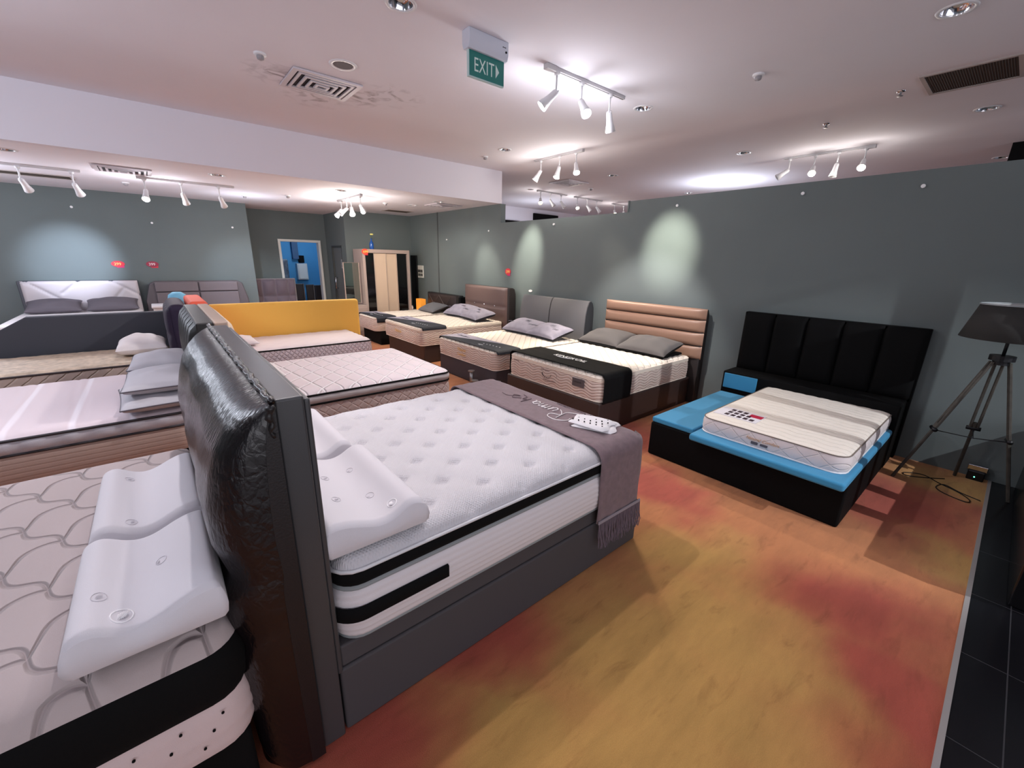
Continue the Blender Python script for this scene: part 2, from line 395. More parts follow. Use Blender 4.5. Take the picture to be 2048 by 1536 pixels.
def cross(sp, depth, k=1.2):
    def f(S, Z):
        a = (S+k*Z)/sp; b = (S-k*Z)/sp
        return -depth*(groove(np.abs((a+.5) % 1-.5)*sp, .008)+groove(np.abs((b+.5) % 1-.5)*sp, .008))
    return f

def mattress(label, x0, x1, y0, y1, z0, bands, crown, m_top, topfn=None, r=.09, pipe=None, group=None, step=.03, edge=.12, name='mattress', topstep=None):
    """bands: (z0,z1,mat,bulge,disp,rows,partname) measured upward; pipe: list of (z,mat,rad)"""
    t = Thing(name, label, 'mattress', ((x0+x1)/2, (y0+y1)/2, z0), group)
    for (a, b, m, bu, dp, rows, pn) in bands:
        t.part(pn, band(x0, x1, y0, y1, r, a, b, bu, dp, rows, step), m, smooth=True)
    t.part('bottom_panel', bottompanel(x0, x1, y0, y1, r, z0+.001), m_top)
    zt = bands[-1][1]
    t.part('top_panel', toppanel(x0, x1, y0, y1, r, zt, crown, edge, topfn, topstep or step), m_top, smooth=True)
    for (z, m, rad) in (pipe or []):
        t.part('piping', ringtube(x0-rad*.3, x1+rad*.3, y0-rad*.3, y1+rad*.3, r, z, rad), m, smooth=True)
    return t

def pillow(label, c, sx, sy, h, m, rot=0, tilt=0, group=None, seam=None, under=None, cat='pillow', name='pillow', wr=.006, pinch=.06, roll=0):
    """soft pillow lying in xy (size sx, sy), thickness h; local origin at its underside"""
    n = 36
    u = np.linspace(-1, 1, n); U, V = np.meshgrid(u, u, indexing='ij')
    prof = np.power(np.clip((1-np.abs(U)**2.6)*(1-np.abs(V)**2.6), 0, 1), .5)
    k = 1-pinch*(1-V**2)
    k2 = 1-pinch*(1-U**2)
    X = U*sx/2*k; Y = V*sy/2*k2
    rnd = np.random.RandomState(int(abs(c[0]*97+c[1]*31)*10) % 9999)
    W = np.zeros_like(U)
    for i in range(6):
        a = rnd.uniform(0, 2*PI); f = rnd.uniform(4, 11); W += np.sin(f*(U*math.cos(a)+V*math.sin(a))+rnd.uniform(0, 6))
    W *= wr/2*prof
    top = h*.62*np.power(prof, .8)*(.72+.28*(1-U**2)*(1-V**2)/1)+W+h*.38; bot = h*.38-h*.38*np.power(prof, .6)
    t = Thing(name, label, cat, c, group)
    g = G(); g.grid(X, Y, top)
    if under is None: g.grid(X, Y, bot, flip=True)
    obs = [t.part('cover', g, m, smooth=True)]
    if under is not None: obs.append(t.part('underside', G().grid(X, Y, bot, flip=True), under, smooth=True))
    R = Matrix.Rotation(rot, 4, 'Z') @ Matrix.Rotation(tilt, 4, 'Y') @ Matrix.Rotation(roll, 4, 'X')
    for ob in obs:
        for p in ob.data.vertices: p.co = R @ (p.co+Vector(c))
    lo = min(v.co.z for ob in obs for v in ob.data.vertices)
    for ob in obs:
        for p in ob.data.vertices: p.co.z -= lo
    t.R = R; t.lo = lo
    if seam:
        pts = [(-1, i) for i in u]+[(i, 1) for i in u]+[(1, i) for i in -u]+[(i, -1) for i in -u]
        q = [Vector((a*sx/2*(1-pinch*(1-b**2)), b*sy/2*(1-pinch*(1-a**2)), h*.38)) for a, b in pts[::2]]
        q = [R @ p for p in q]; q = [Vector((p.x, p.y, p.z-lo)) for p in q]
        o = mk('piping', G().tube(q, .005, 6, closed=True), seam, t.o, (0, 0, 0), smooth=True)
    return t

# ================================================================ SETTING
struct('floor', G().box(-5, 13, -.20, 16, -.05, 0), carpet_mat())
struct('floor', G().box(-5, 13, -6, -.222, -.05, -.002), tile_mat())
struct('trim_1', G().box(-5, 13, -.222, -.20, -.05, .004), mat('strip_metal', (176, 172, 170), .4, metal=.3))
# right wall, stepped top
g = G(); g.prism([(-6, 0), (11.1, 0), (11.1, LZ), (BY, LZ), (BY, 2.58), (4.04, 2.58), (4.04, 2.73), (-6, 2.73)], 0, WX, WX+.12)
wr_ = struct('wall_right', g, M_wall)
# box() helper walls
struct('wall_back', G().box(-5, 1.83, 11.54, 11.66, 0, LZ), M_wall)
struct('wall_back', G().box(1.71, 1.83, 11.66, 12.75, 0, LZ), M_wall)
g = G().box(1.83, 2.66, 12.65, 12.77, 0, LZ).box(3.61, 3.94, 12.65, 12.77, 0, LZ).box(2.66, 3.61, 12.65, 12.77, 2.22, LZ)
struct('wall_back', g, M_wall)
g = G().box(3.82, 3.94, 11.22, 11.44, 0, LZ).box(3.82, 3.94, 12.22, 12.65, 0, LZ).box(3.82, 3.94, 11.44, 12.22, 2.12, LZ)
struct('wall_back', g, M_wall)
struct('wall_back', G().box(3.82, WX+.12, 11.10, 11.22, 0, LZ), M_wall)
struct('wall_left', G().box(-5.12, -5, -1, 11.66, 0, CH), M_wall)
struct('ceiling', G().box(-5, 13, -.6, BY+.12, CH, CH+.1), M_ceil)
struct('ceiling', G().box(WX, 18, BY+.12, 12, CH, CH+.1), M_ceil)
struct('ceiling', G().box(-5, WX+.12, BY+.12, 16, LZ, LZ+.1), M_ceil)
struct('ceiling', G().box(-5, 13, -6, -.6, CH, CH+.1), M_ceil)
struct('trim_2', G().box(-5, WX+.02, BY, BY+.12, LZ, CH), M_beam)
struct('trim_3', G().box(WX-.012, WX+.001, 9.60, 9.64, 0, LZ), mat('wall_groove', (74, 78, 78), .8))
struct('trim_4', G().box(WX-.01, WX+.125, 4.03, 4.05, 2.58, 2.735), M_wall)
# hall beyond the partition
struct('wall_far', G().box(WX+.12, 18, 11.2, 11.3, 2.2, CH), M_beam)
struct('wall_far', G().box(13, 13.1, -2, 11.2, 2.0, CH), M_beam)
single('hanging_panel', 'black panel hanging beyond the partition top, at the left of the gap', 'panel', G().box(8.2, 9.62, 11.12, 11.198, 2.5, 3.10), M_black, (9.0, 11.15, 2.5), bevel=.01)
single('hanging_panel', 'black panel hanging beyond the partition, in the middle of the gap', 'panel', G().box(10.2, 11.35, 11.12, 11.198, 2.8, 3.40), M_black, (10.8, 11.15, 2.8), bevel=.01)
single('hanging_panel', 'black fascia panel hanging from ceiling beyond the right end of the partition wall', 'panel', G().box(9.25, 9.35, -.8, .55, 2.4, CH), M_black, (9.3, 0, 2.4), bevel=.005)

# doorway to the blue room
M_alu = mat('door_frame_white', (216, 216, 210), .45)
M_blue = mat('blue_room_paint', (70, 150, 205), .7)
d1 = struct('door_1', G().box(2.61, 2.67, 12.60, 12.80, 0, 2.26).box(3.60, 3.66, 12.60, 12.80, 0, 2.26).box(2.67, 3.60, 12.60, 12.80, 2.20, 2.26), M_alu, bevel=.004)
struct('wall_back', G().box(1.9, 5.6, 15.0, 15.1, 0, LZ).box(1.9, 2.0, 12.8, 15.0, 0, LZ).box(4.9, 5.0, 12.8, 15.0, 0, LZ), M_blue)
struct('trim_5', G().box(3.45, 3.62, 14.86, 15.0, 1.75, LZ), mat('blue_pipe_box', (60, 92, 128), .7))
point('room_light', (3.6, 13.6, 2.6), 30, (.75, .88, 1), .1)
g = G().box(2.62, 3.15, 14.2, 14.45, 0, 1.75)
single('wrapped_mattress', 'mattress in crinkled plastic wrap stood on end in the blue room', 'mattress', g, mat('plastic_wrap', (88, 104, 122), .3, 1, 18, var=.5, vscale=9), (2.9, 14.3, 0), bevel=.05)
t = Thing('meter_box', 'white meter box on the blue room wall', 'box', (3.7, 14.9, 1.1))
t.part('housing', G().box(3.52, 3.82, 14.78, 14.99, 1.12, 1.62), mat('box_white', (190, 200, 205), .5), bevel=.01)
t.part('cover', G().box(3.55, 3.79, 14.76, 14.785, 1.15, 1.59), mat('box_white2', (205, 212, 214), .5), bevel=.004)
single('junction_box', 'small black junction box above the white meter box in the blue room', 'box', G().box(3.62, 3.76, 14.82, 15, 1.64, 1.86), M_black, (3.69, 14.9, 1.64), bevel=.006)
for i, (x, h, lb) in enumerate([(3.30, 1.05, 'leftmost'), (3.58, 1.02, 'middle'), (3.82, 1.0, 'rightmost')]):
    t = Thing('upright_board', f'dark upright headboard stored in the blue room, {lb} of three', 'headboard', (x, 13.9, 0), 'boards stored in the blue room')
    t.part('board', G().box(x-.10, x+.10, 13.85, 13.92, 0, h), mat('stored_board', (44, 40, 42), .4), bevel=.02)
    t.part('edge_strip', G().box(x+.10, x+.125, 13.84, 13.93, 0, h), mat('stored_edge', (104, 98, 96), .4), bevel=.004)
# grey service door
d2 = struct('door_2', G().box(3.86, 3.90, 11.46, 12.20, 0, 2.09), mat('service_door', (104, 108, 106), .55), bevel=.004)
struct('door_frame', G().box(3.815, 3.90, 11.43, 11.46, 0, 2.13).box(3.815, 3.90, 12.20, 12.23, 0, 2.13).box(3.815, 3.90, 11.46, 12.20, 2.09, 2.13), mat('door_frame_dark', (62, 66, 66), .6), d2)
struct('door_handle', G().tube([(3.86, 12.06, 1.30), (3.80, 12.06, 1.30), (3.80, 12.04, 1.27), (3.80, 12.04, 1.05), (3.80, 12.06, 1.02), (3.86, 12.06, 1.02)], .014, 8), M_chrome, d2, smooth=True)
t = Thing('door_notice', 'white printed notice taped on the grey service door', 'notice', (3.85, 11.6, 1.5))
t.part('sheet', G().box(3.852, 3.858, 11.52, 11.64, 1.56, 1.78), mat('paper', (205, 205, 200), .7))
for k in range(5): t.part('print', G().box(3.850, 3.8525, 11.535, 11.625, 1.60+.033*k, 1.612+.033*k), mat('ink', (60, 60, 62), .8))

# ================================================================ CEILING THINGS
def track(label, a, b, ceil, heads, lens=.0, drop=.03, group='spotlight tracks'):
    """rail from a to b (xy); heads: (t, aim vector, lit, watts, deg, colour)"""
    t = Thing('track_light', label, 'track light', ((a[0]+b[0])/2, (a[1]+b[1])/2, ceil), group)
    A = Vector((*a, ceil)); B = Vector((*b, ceil)); D = (B-A).normalized(); S = Vector((-D.y, D.x, 0))
    def obx(c, l, wd, z0, z1):
        g = G(); c = Vector(c); v = []
        for z in (z0, z1):
            for sx, sy in ((-1,-1),(1,-1),(1,1),(-1,1)):
                p = c+D*l/2*sx+S*wd/2*sy; v.append((p.x, p.y, z))
        return g.add(v, [(0,3,2,1),(4,5,6,7),(0,1,5,4),(1,2,6,5),(2,3,7,6),(3,0,4,7)])
    L = (B-A).length; mid = (A+B)/2
    t.part('rail', obx(mid, L, .036, ceil-drop, ceil), mat('rail_white', (205, 203, 205), .5), bevel=.003)
    t.part('slot', obx(mid, L-.02, .010, ceil-drop-.001, ceil-drop+.001), mat('rail_slot', (54, 52, 56), .6))
    t.part('feed_box', obx(A+D*.05, .12, .055, ceil-.045, ceil), mat('rail_white', (205, 203, 205), .5), bevel=.006)
    for (u, aim, lit, watts, deg, col) in heads:
        p = A+(B-A)*u; aim = Vector(aim).normalized()
        g = G(); q = p-Vector((0, 0, drop))
        j = q-Vector((0, 0, .16))
        g.tube([q, q-Vector((0, 0, .03))], [.028, .024], 12); g.tube([q, j], .009, 8)
        piv = j
        c0 = piv+aim*.01; c1 = c0+aim*.05; c2 = c0+aim*.09; c3 = c0+aim*.17
        g.tube([piv+S*.03, piv-S*.03], .008, 8)
        h = t.part('spot_head', g, M_white, smooth=True, label=None if not lit else 'lit white spotlight head')
        g = G().tube([c0-aim*.02, c0, c1, c2, c3], [.022, .030, .032, .036, .052], 20, cap=False)
        g.tube([c0-aim*.02, c0-aim*.018], .022, 20)
        hh = mk('reflector', g, M_white, h, t.loc, smooth=True, solid=.003)
        lens_m = (M_bulb if col == NEUT or col == COOL else M_bulb_w) if lit else mat('lens_off', (170, 170, 165), .2)
        mk('lens', G().tube([c3-aim*.030, c3-aim*.022], .045, 20), lens_m, h, t.loc, smooth=False)
        if lit:
            lp = c3+aim*.012
            spot('lamp_light', lp, lp+aim, watts, deg, .55, col, .03)
            point('fill_light', p-Vector((0, 0, .34))+aim*.10+S*.06, (24 if ceil < 3 else 9), (1, .93, .87) if col == WARM else (.92, .93, 1), .06)  # extra point added by each lit head for glow on the ceiling
    return t
track('white spotlight track on main ceiling right of the exit sign, three lit heads', (2.98, 3.16), (4.12, 3.16), CH,
      [(.12, (-.62, .45, -.7), 1, 230, 72, NEUT), (.42, (-.20, -.62, -.75), 1, 60, 80, NEUT), (.80, (.50, .16, -1), 1, 330, 60, NEUT)])
track('white spotlight track on main ceiling near partition, running away, three lit heads', (5.42, 4.85), (5.42, 5.95), CH,
      [(.12, (-.35, -.50, -.95), 1, 250, 64, WARM), (.45, (-.40, -.05, -1), 1, 190, 64, WARM), (.85, (-.40, .42, -.9), 1, 250, 64, WARM)])
track('white spotlight track beyond partition top, leftmost of the far row', (7.6, 8.2), (8.65, 8.2), CH,
      [(.1, (-.5, -.6, -.7), 1, 25, 80, WARM), (.42, (.3, -.5, -.8), 0, 0, 0, WARM), (.8, (.3, -.5, -.8), 0, 0, 0, WARM)])
track('white spotlight track beyond partition top, middle of the far row', (8.95, 8.2), (10.1, 8.2), CH,
      [(.1, (-.5, -.6, -.7), 1, 25, 80, WARM), (.45, (.3, -.5, -.8), 0, 0, 0, WARM), (.8, (.3, -.5, -.8), 0, 0, 0, WARM)])
track('white spotlight track beyond partition top, rightmost of the far row', (10.7, 8.3), (11.5, 8.3), CH,
      [(.15, (-.5, -.6, -.7), 1, 25, 80, WARM), (.7, (.3, -.5, -.8), 0, 0, 0, WARM)])
track('white spotlight track beyond the right part of the partition, two of four heads lit', (8.12, 1.80), (8.12, 2.95), CH,
      [(.08, (-.8, -.1, -.7), 1, 40, 80, WARM), (.36, (-.1, .1, -.9), 0, 0, 0, WARM), (.62, (-.8, -.2, -.7), 1, 40, 80, WARM), (.92, (-.4, .7, -.6), 0, 0, 0, WARM)])
track('white spotlight track on the low ceiling at the far left edge, two unlit heads', (-1.75, 8.9), (-.55, 8.9), LZ,
      [(.5, (.2, .7, -.7), 0, 0, 0, COOL), (.92, (.2, .7, -.7), 0, 0, 0, COOL)])
track('white spotlight track on the low ceiling above the grey panel, one dazzling lit head', (.05, 8.85), (1.28, 8.85), LZ,
      [(.06, (-.12, -.62, -.75), 1, 60, 70, NEUT), (.42, (.2, .6, -.7), 0, 0, 0, COOL), (.82, (.3, .6, -.7), 0, 0, 0, COOL)])
track('white spotlight track on the low ceiling before the wardrobe, running away from the viewer', (3.10, 8.0), (3.10, 9.25), LZ,
      [(.04, (.65, .85, -.6), 1, 110, 75, WARM), (.42, (-.15, -.6, -.7), 1, 70, 70, WARM), (.6, (-.9, 0, -.7), 0, 0, 0, WARM), (.85, (-.5, .8, -.8), 1, 70, 75, WARM)])
# wall-wash spots added at fittings: near track head, downlights and unlit far heads
spot('lamp_light', (4.02, 3.20, 3.22), (5.6, 3.30, 2.06), 560, 30, 1, (1, .98, .80), .05)
spot('lamp_light', (4.60, 5.80, 3.50), (5.6, 6.22, 1.92), 620, 28, 1, (1, .97, .80), .05)
spot('lamp_light', (4.58, 7.84, 2.90), (5.6, 7.55, 1.5), 150, 44, 1, (1, .96, .8), .05)
spot('lamp_light', (-.64, 8.99, 2.70), (-1.1, 11.54, 1.60), 1150, 34, 1, (.70, .80, 1), .05)
spot('lamp_light', (1.06, 8.95, 2.70), (1.75, 11.54, 1.2), 260, 44, 1, (.66, .80, 1), .05)

HOLES = []
def downlight(label, x, y, z, r=.095, lit=0):
    HOLES.append((x, y, z, r*.9)); z += .001
    t = Thing('recessed_downlight', label, 'ceiling light', (x, y, z), 'recessed downlights')
    t.part('trim_ring', G().lathe((x, y, z), [(r*.86, .002), (r*.9, -.006), (r*1.08, -.008), (r*1.14, 0)], 32), M_white, smooth=True)
    t.part('reflector', G().lathe((x, y, z), [(r*.885, -.004), (r*.80, .03), (r*.55, .062), (r*.3, .072)], 32), M_chrome, smooth=True)
    t.part('reflector_cap', G().lathe((x, y, z), [(r*.45, .070), (r*.45, .078), (0, .078)], 32), mat('downlight_dark', (70, 68, 68), .4, metal=.7), smooth=False)
    t.part('bulb', G().lathe((x, y, z), [(0, .012), (r*.22, .016), (r*.3, .03), (r*.25, .055)], 16), mat('bulb_off', (225, 220, 205), .15), smooth=True)
for (x, y, lb) in [(1.62, 3.2, 'near the top edge, left of the exit sign'), (4.44, .72, 'in the top right corner of the picture'),
                   (4.56, 3.22, 'just right of the three head spotlight track'), (7.2, .7, 'beyond the dark return grille at the right edge'),
                   (4.6, 5.76, 'in front of the white bulkhead end'), (7.35, 3.26, 'left of the four head track over the partition'),
                   (7.42, 5.8, 'over the partition, left of the lone sprinkler'), (10.3, .68, 'smallest, at the far right above the partition'),
                   (10.4, 5.8, 'far and tiny above the wall spotlight pool'), (7.45, 8.3, 'beside the leftmost far track')]:
    downlight(f'chrome recessed downlight on the main ceiling {lb}', x, y, CH-.001)
for (x, y, lb) in [(.94, 7.8, 'left of the lit spotlight, behind the bulkhead'), (2.72, 7.88, 'just before the wardrobe track'),
                   (-1.07, 7.8, 'at the far left edge'), (4.58, 7.84, 'beside the far square vent'), (4.5, 8.75, 'beside the dark slot before the corner')]:
    downlight(f'recessed downlight on the low ceiling {lb}', x, y, LZ-.001)

# cut the downlight recesses out of the ceiling slabs
for o in [o for o in bpy.data.objects if o.name.split('.')[0] == 'ceiling']:
    zc_ = min(v.co.z for v in o.data.vertices); xs_ = [v.co.x for v in o.data.vertices]; ys_ = [v.co.y for v in o.data.vertices]
    gg = G()
    for (x, y, z, r) in HOLES:
        if abs(z-zc_) < .02 and min(xs_) < x < max(xs_) and min(ys_) < y < max(ys_): gg.cyl((x, y, zc_-.05), (x, y, zc_+.085), r, 32)
    if not gg.v: continue
    c_ = mk('cutter', gg, None); md = o.modifiers.new('b', 'BOOLEAN'); md.operation = 'DIFFERENCE'; md.object = c_; md.solver = 'EXACT'
    dg = bpy.context.evaluated_depsgraph_get(); me = bpy.data.meshes.new_from_object(o.evaluated_get(dg)); o.modifiers.clear(); o.data = me
    bpy.data.objects.remove(c_)
def square_vent(label, x0, x1, y0, y1, z, dark=(56, 54, 60)):
    t = Thing('air_vent', label, 'air vent', ((x0+x1)/2, (y0+y1)/2, z), 'square ceiling vents')
    t.part('backing', G().box(x0+.02, x1-.02, y0+.02, y1-.02, z-.004, z), mat('vent_dark', dark, .8))
    n = 5
    for k in range(n):
        f = k/n*.5; a = x0+(x1-x0)*f; b = x1-(x1-x0)*f; c = y0+(y1-y0)*f; d = y1-(y1-y0)*f; wd = .045 if k == 0 else .024
        g = G(); zz = z-.008-.004*k
        for (X0, X1, Y0, Y1) in ((a, b, c, c+wd), (a, b, d-wd, d), (a, a+wd, c+wd, d-wd), (b-wd, b, c+wd, d-wd)): g.box(X0, X1, Y0, Y1, zz-.012, zz+.004)
        t.part('frame' if k == 0 else 'louvre_ring', g, mat('vent_white', (206, 200, 206), .5))
square_vent('square louvred air diffuser on the main ceiling beside the round speaker', 1.31, 1.96, 4.78, 5.34, CH)
square_vent('square air diffuser on the main ceiling beyond the partition, below the lit track', 7.08, 7.72, 6.68, 7.28, CH)
square_vent('square air diffuser on the low ceiling near the right wall', 4.64, 5.25, 7.98, 8.5, LZ)
square_vent('square air diffuser on the low ceiling above the white diagonal headboard', -.38, .22, 8.06, 8.62, LZ)
def grille(label, x0, x1, y0, y1, z, along='x'):
    t = Thing('return_grille', label, 'air vent', ((x0+x1)/2, (y0+y1)/2, z), 'dark return air grilles')
    t.part('frame', G().box(x0-.03, x1+.03, y0-.03, y0, z-.012, z).box(x0-.03, x1+.03, y1, y1+.03, z-.012, z).box(x0-.03, x0, y0, y1, z-.012, z).box(x1, x1+.03, y0, y1, z-.012, z), mat('grille_frame', (170, 160, 156), .6))
    g = G().box(x0, x1, y0, y1, z-.003, z)
    n = 34
    for k in range(n):
        if along == 'x': a = y0+(y1-y0)*(k+.5)/n; g.box(x0, x1, a-.002, a+.002, z-.007, z-.003)
        else: a = x0+(x1-x0)*(k+.5)/n; g.box(a-.002, a+.002, y0, y1, z-.007, z-.003)
    t.part('slats', g, mat('grille_dark', (74, 64, 58), .8))
grille('large dark return air grille on the main ceiling at the upper right', 5.66, 6.22, .46, 1.02, CH)
grille('dark return air grille on the low ceiling at the far left', -1.5, -.74, 9.75, 10.1, LZ)
grille('dark return air grille on the low ceiling above the wardrobe corner', 4.5, 5.1, 9.95, 10.3, LZ)
t = Thing('ceiling_speaker', 'round flush ceiling speaker with grey mesh beside the louvred diffuser', 'speaker', (1.65, 4.45, CH))
t.part('rim', G().lathe((1.65, 4.45, CH), [(.085, -.003), (.095, -.009), (.118, -.007), (.122, 0)], 36), M_white, smooth=True)
t.part('mesh', G().lathe((1.65, 4.45, CH), [(0, -.004), (.088, -.004)], 36), mat('speaker_mesh', (112, 108, 110), .8, .8, 500))
def detector(label, x, y, z, r=.045):
    t = Thing('smoke_detector', label, 'smoke detector', (x, y, z), 'ceiling smoke detectors')
    t.part('base', G().lathe((x, y, z), [(r*1.1, 0), (r*1.1, -.012), (r, -.018), (0, -.018)], 24), M_white, smooth=True)
    t.part('sensor_cap', G().lathe((x, y, z), [(r*.62, -.018), (r*.66, -.03), (r*.6, -.046), (r*.3, -.052), (0, -.052)], 24), mat('detector_grey', (150, 146, 150), .5), smooth=True)
for (x, y, z, lb) in [(1.03, 4.72, CH, 'left of the louvred diffuser on the main ceiling'), (4.55, 2.0, CH, 'alone on the bare right half of the main ceiling'),
                      (4.65, 6.35, CH, 'on the main ceiling just before the bulkhead'), (8.3, 7.1, CH, 'beyond the partition, right of the diffuser'),
                      (2.2, 9.3, LZ, 'on the low ceiling left of the wardrobe track'), (3.95, 8.9, LZ, 'on the low ceiling before the corner'),
                      (-.1, 9.8, LZ, 'on the low ceiling beside the far left track'), (1.6, 10.0, LZ, 'on the low ceiling at the end of the second track')]:
    detector(f'small white smoke detector {lb}', x, y, z)
for (x, y, lb) in [(5.95, 1.22, 'beside the large dark grille'), (6.6, 2.0, 'in mid ceiling above the partition')]:
    t = Thing('sprinkler_head', f'small chrome sprinkler head {lb}', 'sprinkler', (x, y, CH), 'ceiling sprinklers')
    t.part('escutcheon', G().lathe((x, y, CH), [(.034, 0), (.03, -.012), (.01, -.014)], 20), M_chrome, smooth=True)
    t.part('nozzle', G().lathe((x, y, CH), [(.01, -.012), (.009, -.04), (.024, -.042), (.024, -.046), (0, -.046)], 16), M_grey_metal, smooth=True)

for (x, y) in ((4.58, 7.84), (2.72, 7.88), (4.5, 8.75)):
    spot('lamp_light', (x, y, LZ-.02), (x+.05, y, 0), 32, 160, .6, (1, .95, .86), .06)
# exit sign
t = Thing('exit_sign', 'green EXIT sign with right arrow hanging from the ceiling under a white box', 'exit sign', (2.32, 3.16, CH))
t.part('housing', G().prism([(3.125, 3.40), (3.195, 3.40), (3.21, 3.44), (3.21, CH), (3.11, CH), (3.11, 3.44)], 0, 2.125, 2.51), mat('sign_housing', (206, 210, 222), .4), bevel=.006)
t.part('sign_edge', G().box(2.142, 2.492, 3.148, 3.172, 3.222, 3.402), mat('sign_edge', (190, 214, 214), .3), bevel=.002)
fc = t.part('sign_face', G().box(2.150, 2.490, 3.1455, 3.149, 3.231, 3.400), mat('sign_green', (26, 118, 112), .35))
M_sw = mat('sign_letters', (214, 232, 226), .4)
text('lettering', 'EXIT', M_sw, fc, t.loc, (2.190, 3.1452, 3.268), (1, 0, 0), (0, 0, 1), .135, space=1.05, wx=.70)
arr = mk('arrow', G().prism([(2.405, 3.268), (2.440, 3.315), (2.405, 3.362)], 1, 3.1440, 3.1460), M_sw, fc, t.loc)
t.part('test_button', G().cyl((2.482, 3.112, 3.455), (2.482, 3.106, 3.455), .008, 12), M_black)
for k in range(3): t.part('indicator', G().cyl((2.452+.012*k, 3.112, 3.485), (2.452+.012*k, 3.108, 3.485), .004, 8), M_black)

# little white wall plugs
for (w_, a, z, lb) in [('r', 1.78, 2.62, 'right wall above the copper headboard'), ('r', .81, 2.59, 'right wall above the black headboard'), ('r', 3.25, 2.61, 'right wall above the light pool, near the partition top'),
                       ('r', 5.58, 2.48, 'right wall above the grey arched headboard'), ('r', 7.5, 2.44, 'right wall above the brown buttoned headboard'), ('r', 9.2, 2.3, 'right wall beside the dark groove'),
                       ('b', -.95, 2.62, 'left back wall above the white headboard'), ('b', .15, 2.42, 'left back wall below the dazzling spotlight'), ('b', 1.52, 2.42, 'left back wall close to its right corner')]:
    if w_ == 'r': g = G().cyl((WX, a, z), (WX-.02, a, z), .017, 12); l = (WX, a, z)
    else: g = G().cyl((a, 11.54, z), (a, 11.52, z), .02, 12); l = (a, 11.54, z)
    single('wall_plug', f'tiny white plug high on the {lb}', 'wall plug', g, mat('plug_white', (235, 235, 235), .5, emit=0), l, 'white wall plugs')
def pricetag(label, c, face, wd, hh, m, txt, tm, mt=None):
    # oval tag with small foot, hung on wall; face 'r' faces -x, 'b' faces -y
    t = Thing('price_tag', label, 'price tag', c, 'round price tags')
    N_ = 28
    pl = [(wd/2*math.cos(2*PI*k/N_), hh/2*math.sin(2*PI*k/N_)) for k in range(N_)]
    ft = [(-wd*.12, -hh*.62), (wd*.42, -hh*.62), (wd*.42, -hh*.3), (-wd*.12, -hh*.3)]
    def conv(p, q): return [(c[0]+a, c[2]+b) for a, b in p] if face == 'b' else [(c[1]-a, c[2]+b) for a, b in p]
    ax = 1 if face == 'b' else 0; b0 = c[ax]
    t.part('oval_card', G().prism(conv(pl, 0), ax, b0-.012, b0-.002), m)
    t.part('foot_card', G().prism(conv(ft, 0), ax, b0-.010, b0-.003), mt or m)
    if face == 'b': text('lettering', txt, tm, t.o, c, (c[0]-wd*.30, b0-.0135, c[2]-hh*.22), (1, 0, 0), (0, 0, 1), hh*.62)
    else: text('lettering', txt, tm, t.o, c, (b0-.0135, c[1]+wd*.34, c[2]-hh*.22), (0, -1, 0), (0, 0, 1), hh*.62)
M_red = mat('tag_red', (214, 40, 60), .5); M_mag = mat('tag_magenta', (206, 30, 110), .5); M_yel = mat('tag_yellow', (255, 214, 110), .5); M_wt = mat('tag_white', (245, 235, 235), .5)
pricetag('red and magenta oval $299 price tag on the left wall, between the headboards', (-.50, 11.54, 1.62), 'b', .20, .115, M_red, '299', M_yel, M_mag)
pricetag('dark red oval price tag with white lettering above the taupe headboard', (.02, 11.54, 1.62), 'b', .20, .115, mat('tag_wine', (150, 40, 66), .5), '399', M_wt, M_red)
pricetag('red oval price tag on the right wall above the brown headboard', (WX, 6.84, 1.63), 'r', .17, .13, M_red, '399', M_yel, M_mag)
single('wall_label', 'small white oval label on the right wall above the grey headboard', 'label', G().prism([(6.14+.05*math.cos(a), 1.29+.022*math.sin(a)) for a in np.linspace(0, 2*PI, 20, endpoint=False)], 0, WX-.008, WX), M_wt, (WX, 6.14, 1.29))
pricetag('orange and red oval price tag hung on the wardrobe corner', (3.98, 10.29, 1.98), 'b', .16, .13, mat('tag_orange', (236, 74, 48), .5), '699', M_yel, M_red)

# ================================================================ BEDS, NEAR ROW
M_cream = quilt('cream_knit', (188, 174, 172), 'scallop', None, .005, .010, (168, 154, 153))  # darker line colour paints the thin shadow along the quilting
M_gleath = mat('grey_leatherette', (66, 66, 68), .34, .15, 350, spec=.5)
M_gbase = mat('grey_base_fabric', (70, 67, 70), .75, .25, 350)
M_latex = mat('latex_cover', (222, 219, 224), .9, .25, 600, sheen=.2)
def crinkle_mat():
    m = mat('crinkled_brown_leather', (19, 14, 16), .25, spec=.6)
    nt = m.node_tree; N = nt.nodes; L = nt.links; b = N['Principled BSDF']
    tc = N.new('ShaderNodeTexCoord'); mp = N.new('ShaderNodeMapping'); mp.inputs['Scale'].default_value = (1, 2.6, .8); L.new(tc.outputs['Object'], mp.inputs[0])
    v = N.new('ShaderNodeTexVoronoi'); v.feature = 'DISTANCE_TO_EDGE'; v.inputs['Scale'].default_value = 26; v.inputs['Randomness'].default_value = 1
    n = N.new('ShaderNodeTexNoise'); n.inputs['Scale'].default_value = 42; n.inputs['Detail'].default_value = 8; n.inputs['Distortion'].default_value = 1.2
    L.new(mp.outputs[0], n.inputs['Vector']); L.new(mp.outputs[0], v.inputs['Vector'])
    ma = N.new('ShaderNodeMath'); ma.operation = 'MULTIPLY_ADD'; L.new(v.outputs['Distance'], ma.inputs[0]); ma.inputs[1].default_value = 1.6; L.new(n.outputs['Fac'], ma.inputs[2])
    bp = N.new('ShaderNodeBump'); bp.inputs['Strength'].default_value = .5; bp.inputs['Distance'].default_value = .003
    L.new(ma.outputs[0], bp.inputs['Height']); L.new(bp.outputs[0], b.inputs['Normal'])
    return m
M_crink = crinkle_mat()

